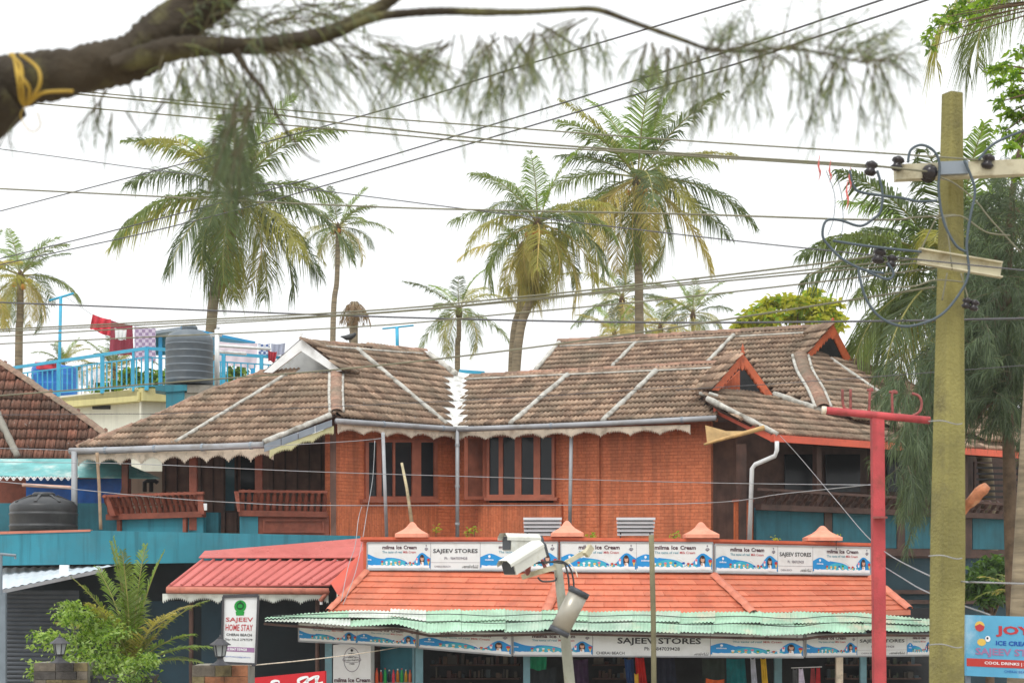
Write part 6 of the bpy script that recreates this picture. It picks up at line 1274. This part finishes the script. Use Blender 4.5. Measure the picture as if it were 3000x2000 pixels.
sprays([(300,260,-.5,-.9,140,3),(290,300,-.4,-1,150,4),(330,330,.1,-1,150,3),(480,270,-.1,-1,140,3),(40,340,-.4,-.9,110,2),(380,250,.1,-1,80,2)],YB,12,90,10,[cas_n])
sprays([(1120,140,.8,-.4,200,7),(1200,160,.7,-.3,200,6),(1300,130,-.5,-.3,220,8),(1400,110,-.4,-.8,200,6),(1430,130,.1,-1,200,9),(1480,110,.2,-.9,220,9),(1560,100,-.5,-.7,220,8),(1600,90,.4,-.6,180,7),(1700,60,-.7,-.5,240,8),(1740,90,.2,-.9,160,5),(1250,170,-.7,-.5,200,6),(1450,200,-.3,-1,180,6)],YB-.1,22,95,16,near)
sprays([(1900,130,-.3,-.9,160,6),(1960,140,-.2,-.8,180,9),(2030,150,-.1,-1,230,12),(2080,150,.2,.3,150,8),(2140,150,-.1,-1,220,11),(2200,145,.5,.5,160,9),(2240,150,-.2,-1,200,9),(2300,150,.5,.4,180,9),(2360,155,-.1,-1,170,7),(2420,165,.5,.7,190,8),(2460,175,-.3,-1,220,10),(2520,180,.6,.5,180,10),(2560,180,.1,-1,200,8),(2600,175,.8,.1,120,4),(2120,140,.4,.7,140,6),(2480,160,.5,.8,170,6)],YB-.1,24,85,10,near)
mbn.build('needles',cb,kind='stuff'); mbt.build('twigs',cb,kind='stuff')
rc=thing('yellow_rope',P(60,250,3.85),'yellow rope tied round the thick casuarina limb at upper left','rope'); m_rope=M('yellow_nylon',lin((176,146,58)),.7,.15,20)
for i,pts in enumerate(([(28,160),(60,190),(66,250),(72,310)],[(36,158),(56,215),(86,260),(80,310)],[(60,160),(110,200),(116,250),(80,308)],[(80,310),(120,275),(170,268),(215,268)],[(40,160),(52,230),(60,290),(76,312)])):
    mb=MB(); q=smooth_path([P(x,y,3.84-.06*sin(pi*(y-150)/170)) for x,y in pts],6); mb.tube(q,.0040,6,m_rope); mb.build('strand',rc,True)
cab([(76,312,3.9),(60,340,3.9),(90,385,3.9),(118,370,3.9),(110,330,3.9)],.0012,m_rope,'strand',rc)
# big casuarina behind the pole on the right
ct=thing('casuarina_tree',(P(2960,HZ,33).x,33,0),'tall feathery casuarina with hanging foliage behind the concrete pole','tree'); rnd=random.Random(101); mbt=MB(); mbn=MB(); u2=33/F; trk=smooth_path([V(P(2985,HZ,33).x,33,0),P(2960,1500,33),P(2950,1000,33),P(2960,620,33),P(3000,380,33)],6); mb=MB(); mb.tube(trk,[.16*(1-.032*i) for i in range(len(trk))],10,m_bark); mb.build('trunk',ct,True)
def bigsprays(specs,nn,nl,mats):
    for (x,y,sx,sy,dx,dy,L,c) in specs:
        for _ in range(int(c*1.9)):
            p=P(x+rnd.gauss(0,sx),y+rnd.gauss(0,sy),33+rnd.gauss(0,.9)); spray(mbt,mbn,p,V(dx+rnd.gauss(0,.4),rnd.gauss(0,.4),dy+rnd.gauss(0,.3)),L*u2*rnd.uniform(.6,1.25),rnd,nn,nl*u2,.0055,mats,.008)
bigsprays([(2900,900,50,70,-.5,.1,120,40),(2960,760,40,60,-.3,.3,120,34),(2900,1050,60,60,-.6,-.1,130,45),(2900,1110,50,40,-.5,-.3,120,26),(2960,1000,40,120,.1,-.1,120,50),(2980,1120,25,60,.0,-.2,100,16),(2700,1180,22,40,-.3,-1,110,10),(2680,1270,22,50,-.1,-1,120,10),(2668,1370,22,40,.0,-1,110,8),(2690,1400,20,50,.1,-1,110,9),(2850,930,30,40,-.7,.3,90,14),(2990,650,25,50,-.2,.6,100,14),(2930,640,30,30,-.6,.5,90,9),(2960,560,25,25,-.4,.6,80,6),(2640,1110,26,30,-.5,-.7,90,10),(2720,1080,25,60,-.3,-.6,100,16),(2900,800,60,50,-.4,.2,110,26),(2870,1000,40,60,-.5,-.2,120,30),(2705,1240,28,50,-.2,-1,120,10),(2930,900,60,80,-.2,-.2,120,40)],46,50,[cas_d,cas_d,cas_g])
for (x0,y0,x1,y1) in ((2955,1100,2690,1150),(2955,1000,2880,900),(2955,900,2890,780),(2955,1200,2860,1230),(2955,800,2990,640)): mbt.tube(smooth_path([P(x0,y0,33),P((x0+x1)/2,min(y0,y1)-20,32.8),P(x1,y1,32.7)],5),[.06*(1-.07*i) for i in range(11)],6,m_bark)
mbn.build('foliage',ct,kind='stuff'); mbt.build('branches',ct,kind='stuff')
# ---------------------------------------------------------------- thin scattering volume added to lift the blacks like lens glare
m,t,out=nodes('lens_veil'); pv=N(t,'ShaderNodeVolumePrincipled'); pv.inputs['Color'].default_value=(.95,.97,1,1); pv.inputs['Density'].default_value=.0004; t.links.new(pv.outputs[0],out.inputs['Volume'])
mb=MB(); mb.box((0,90,14),260,220,30,m); o=mb.build('veil_volume'); o['kind']='stuff'
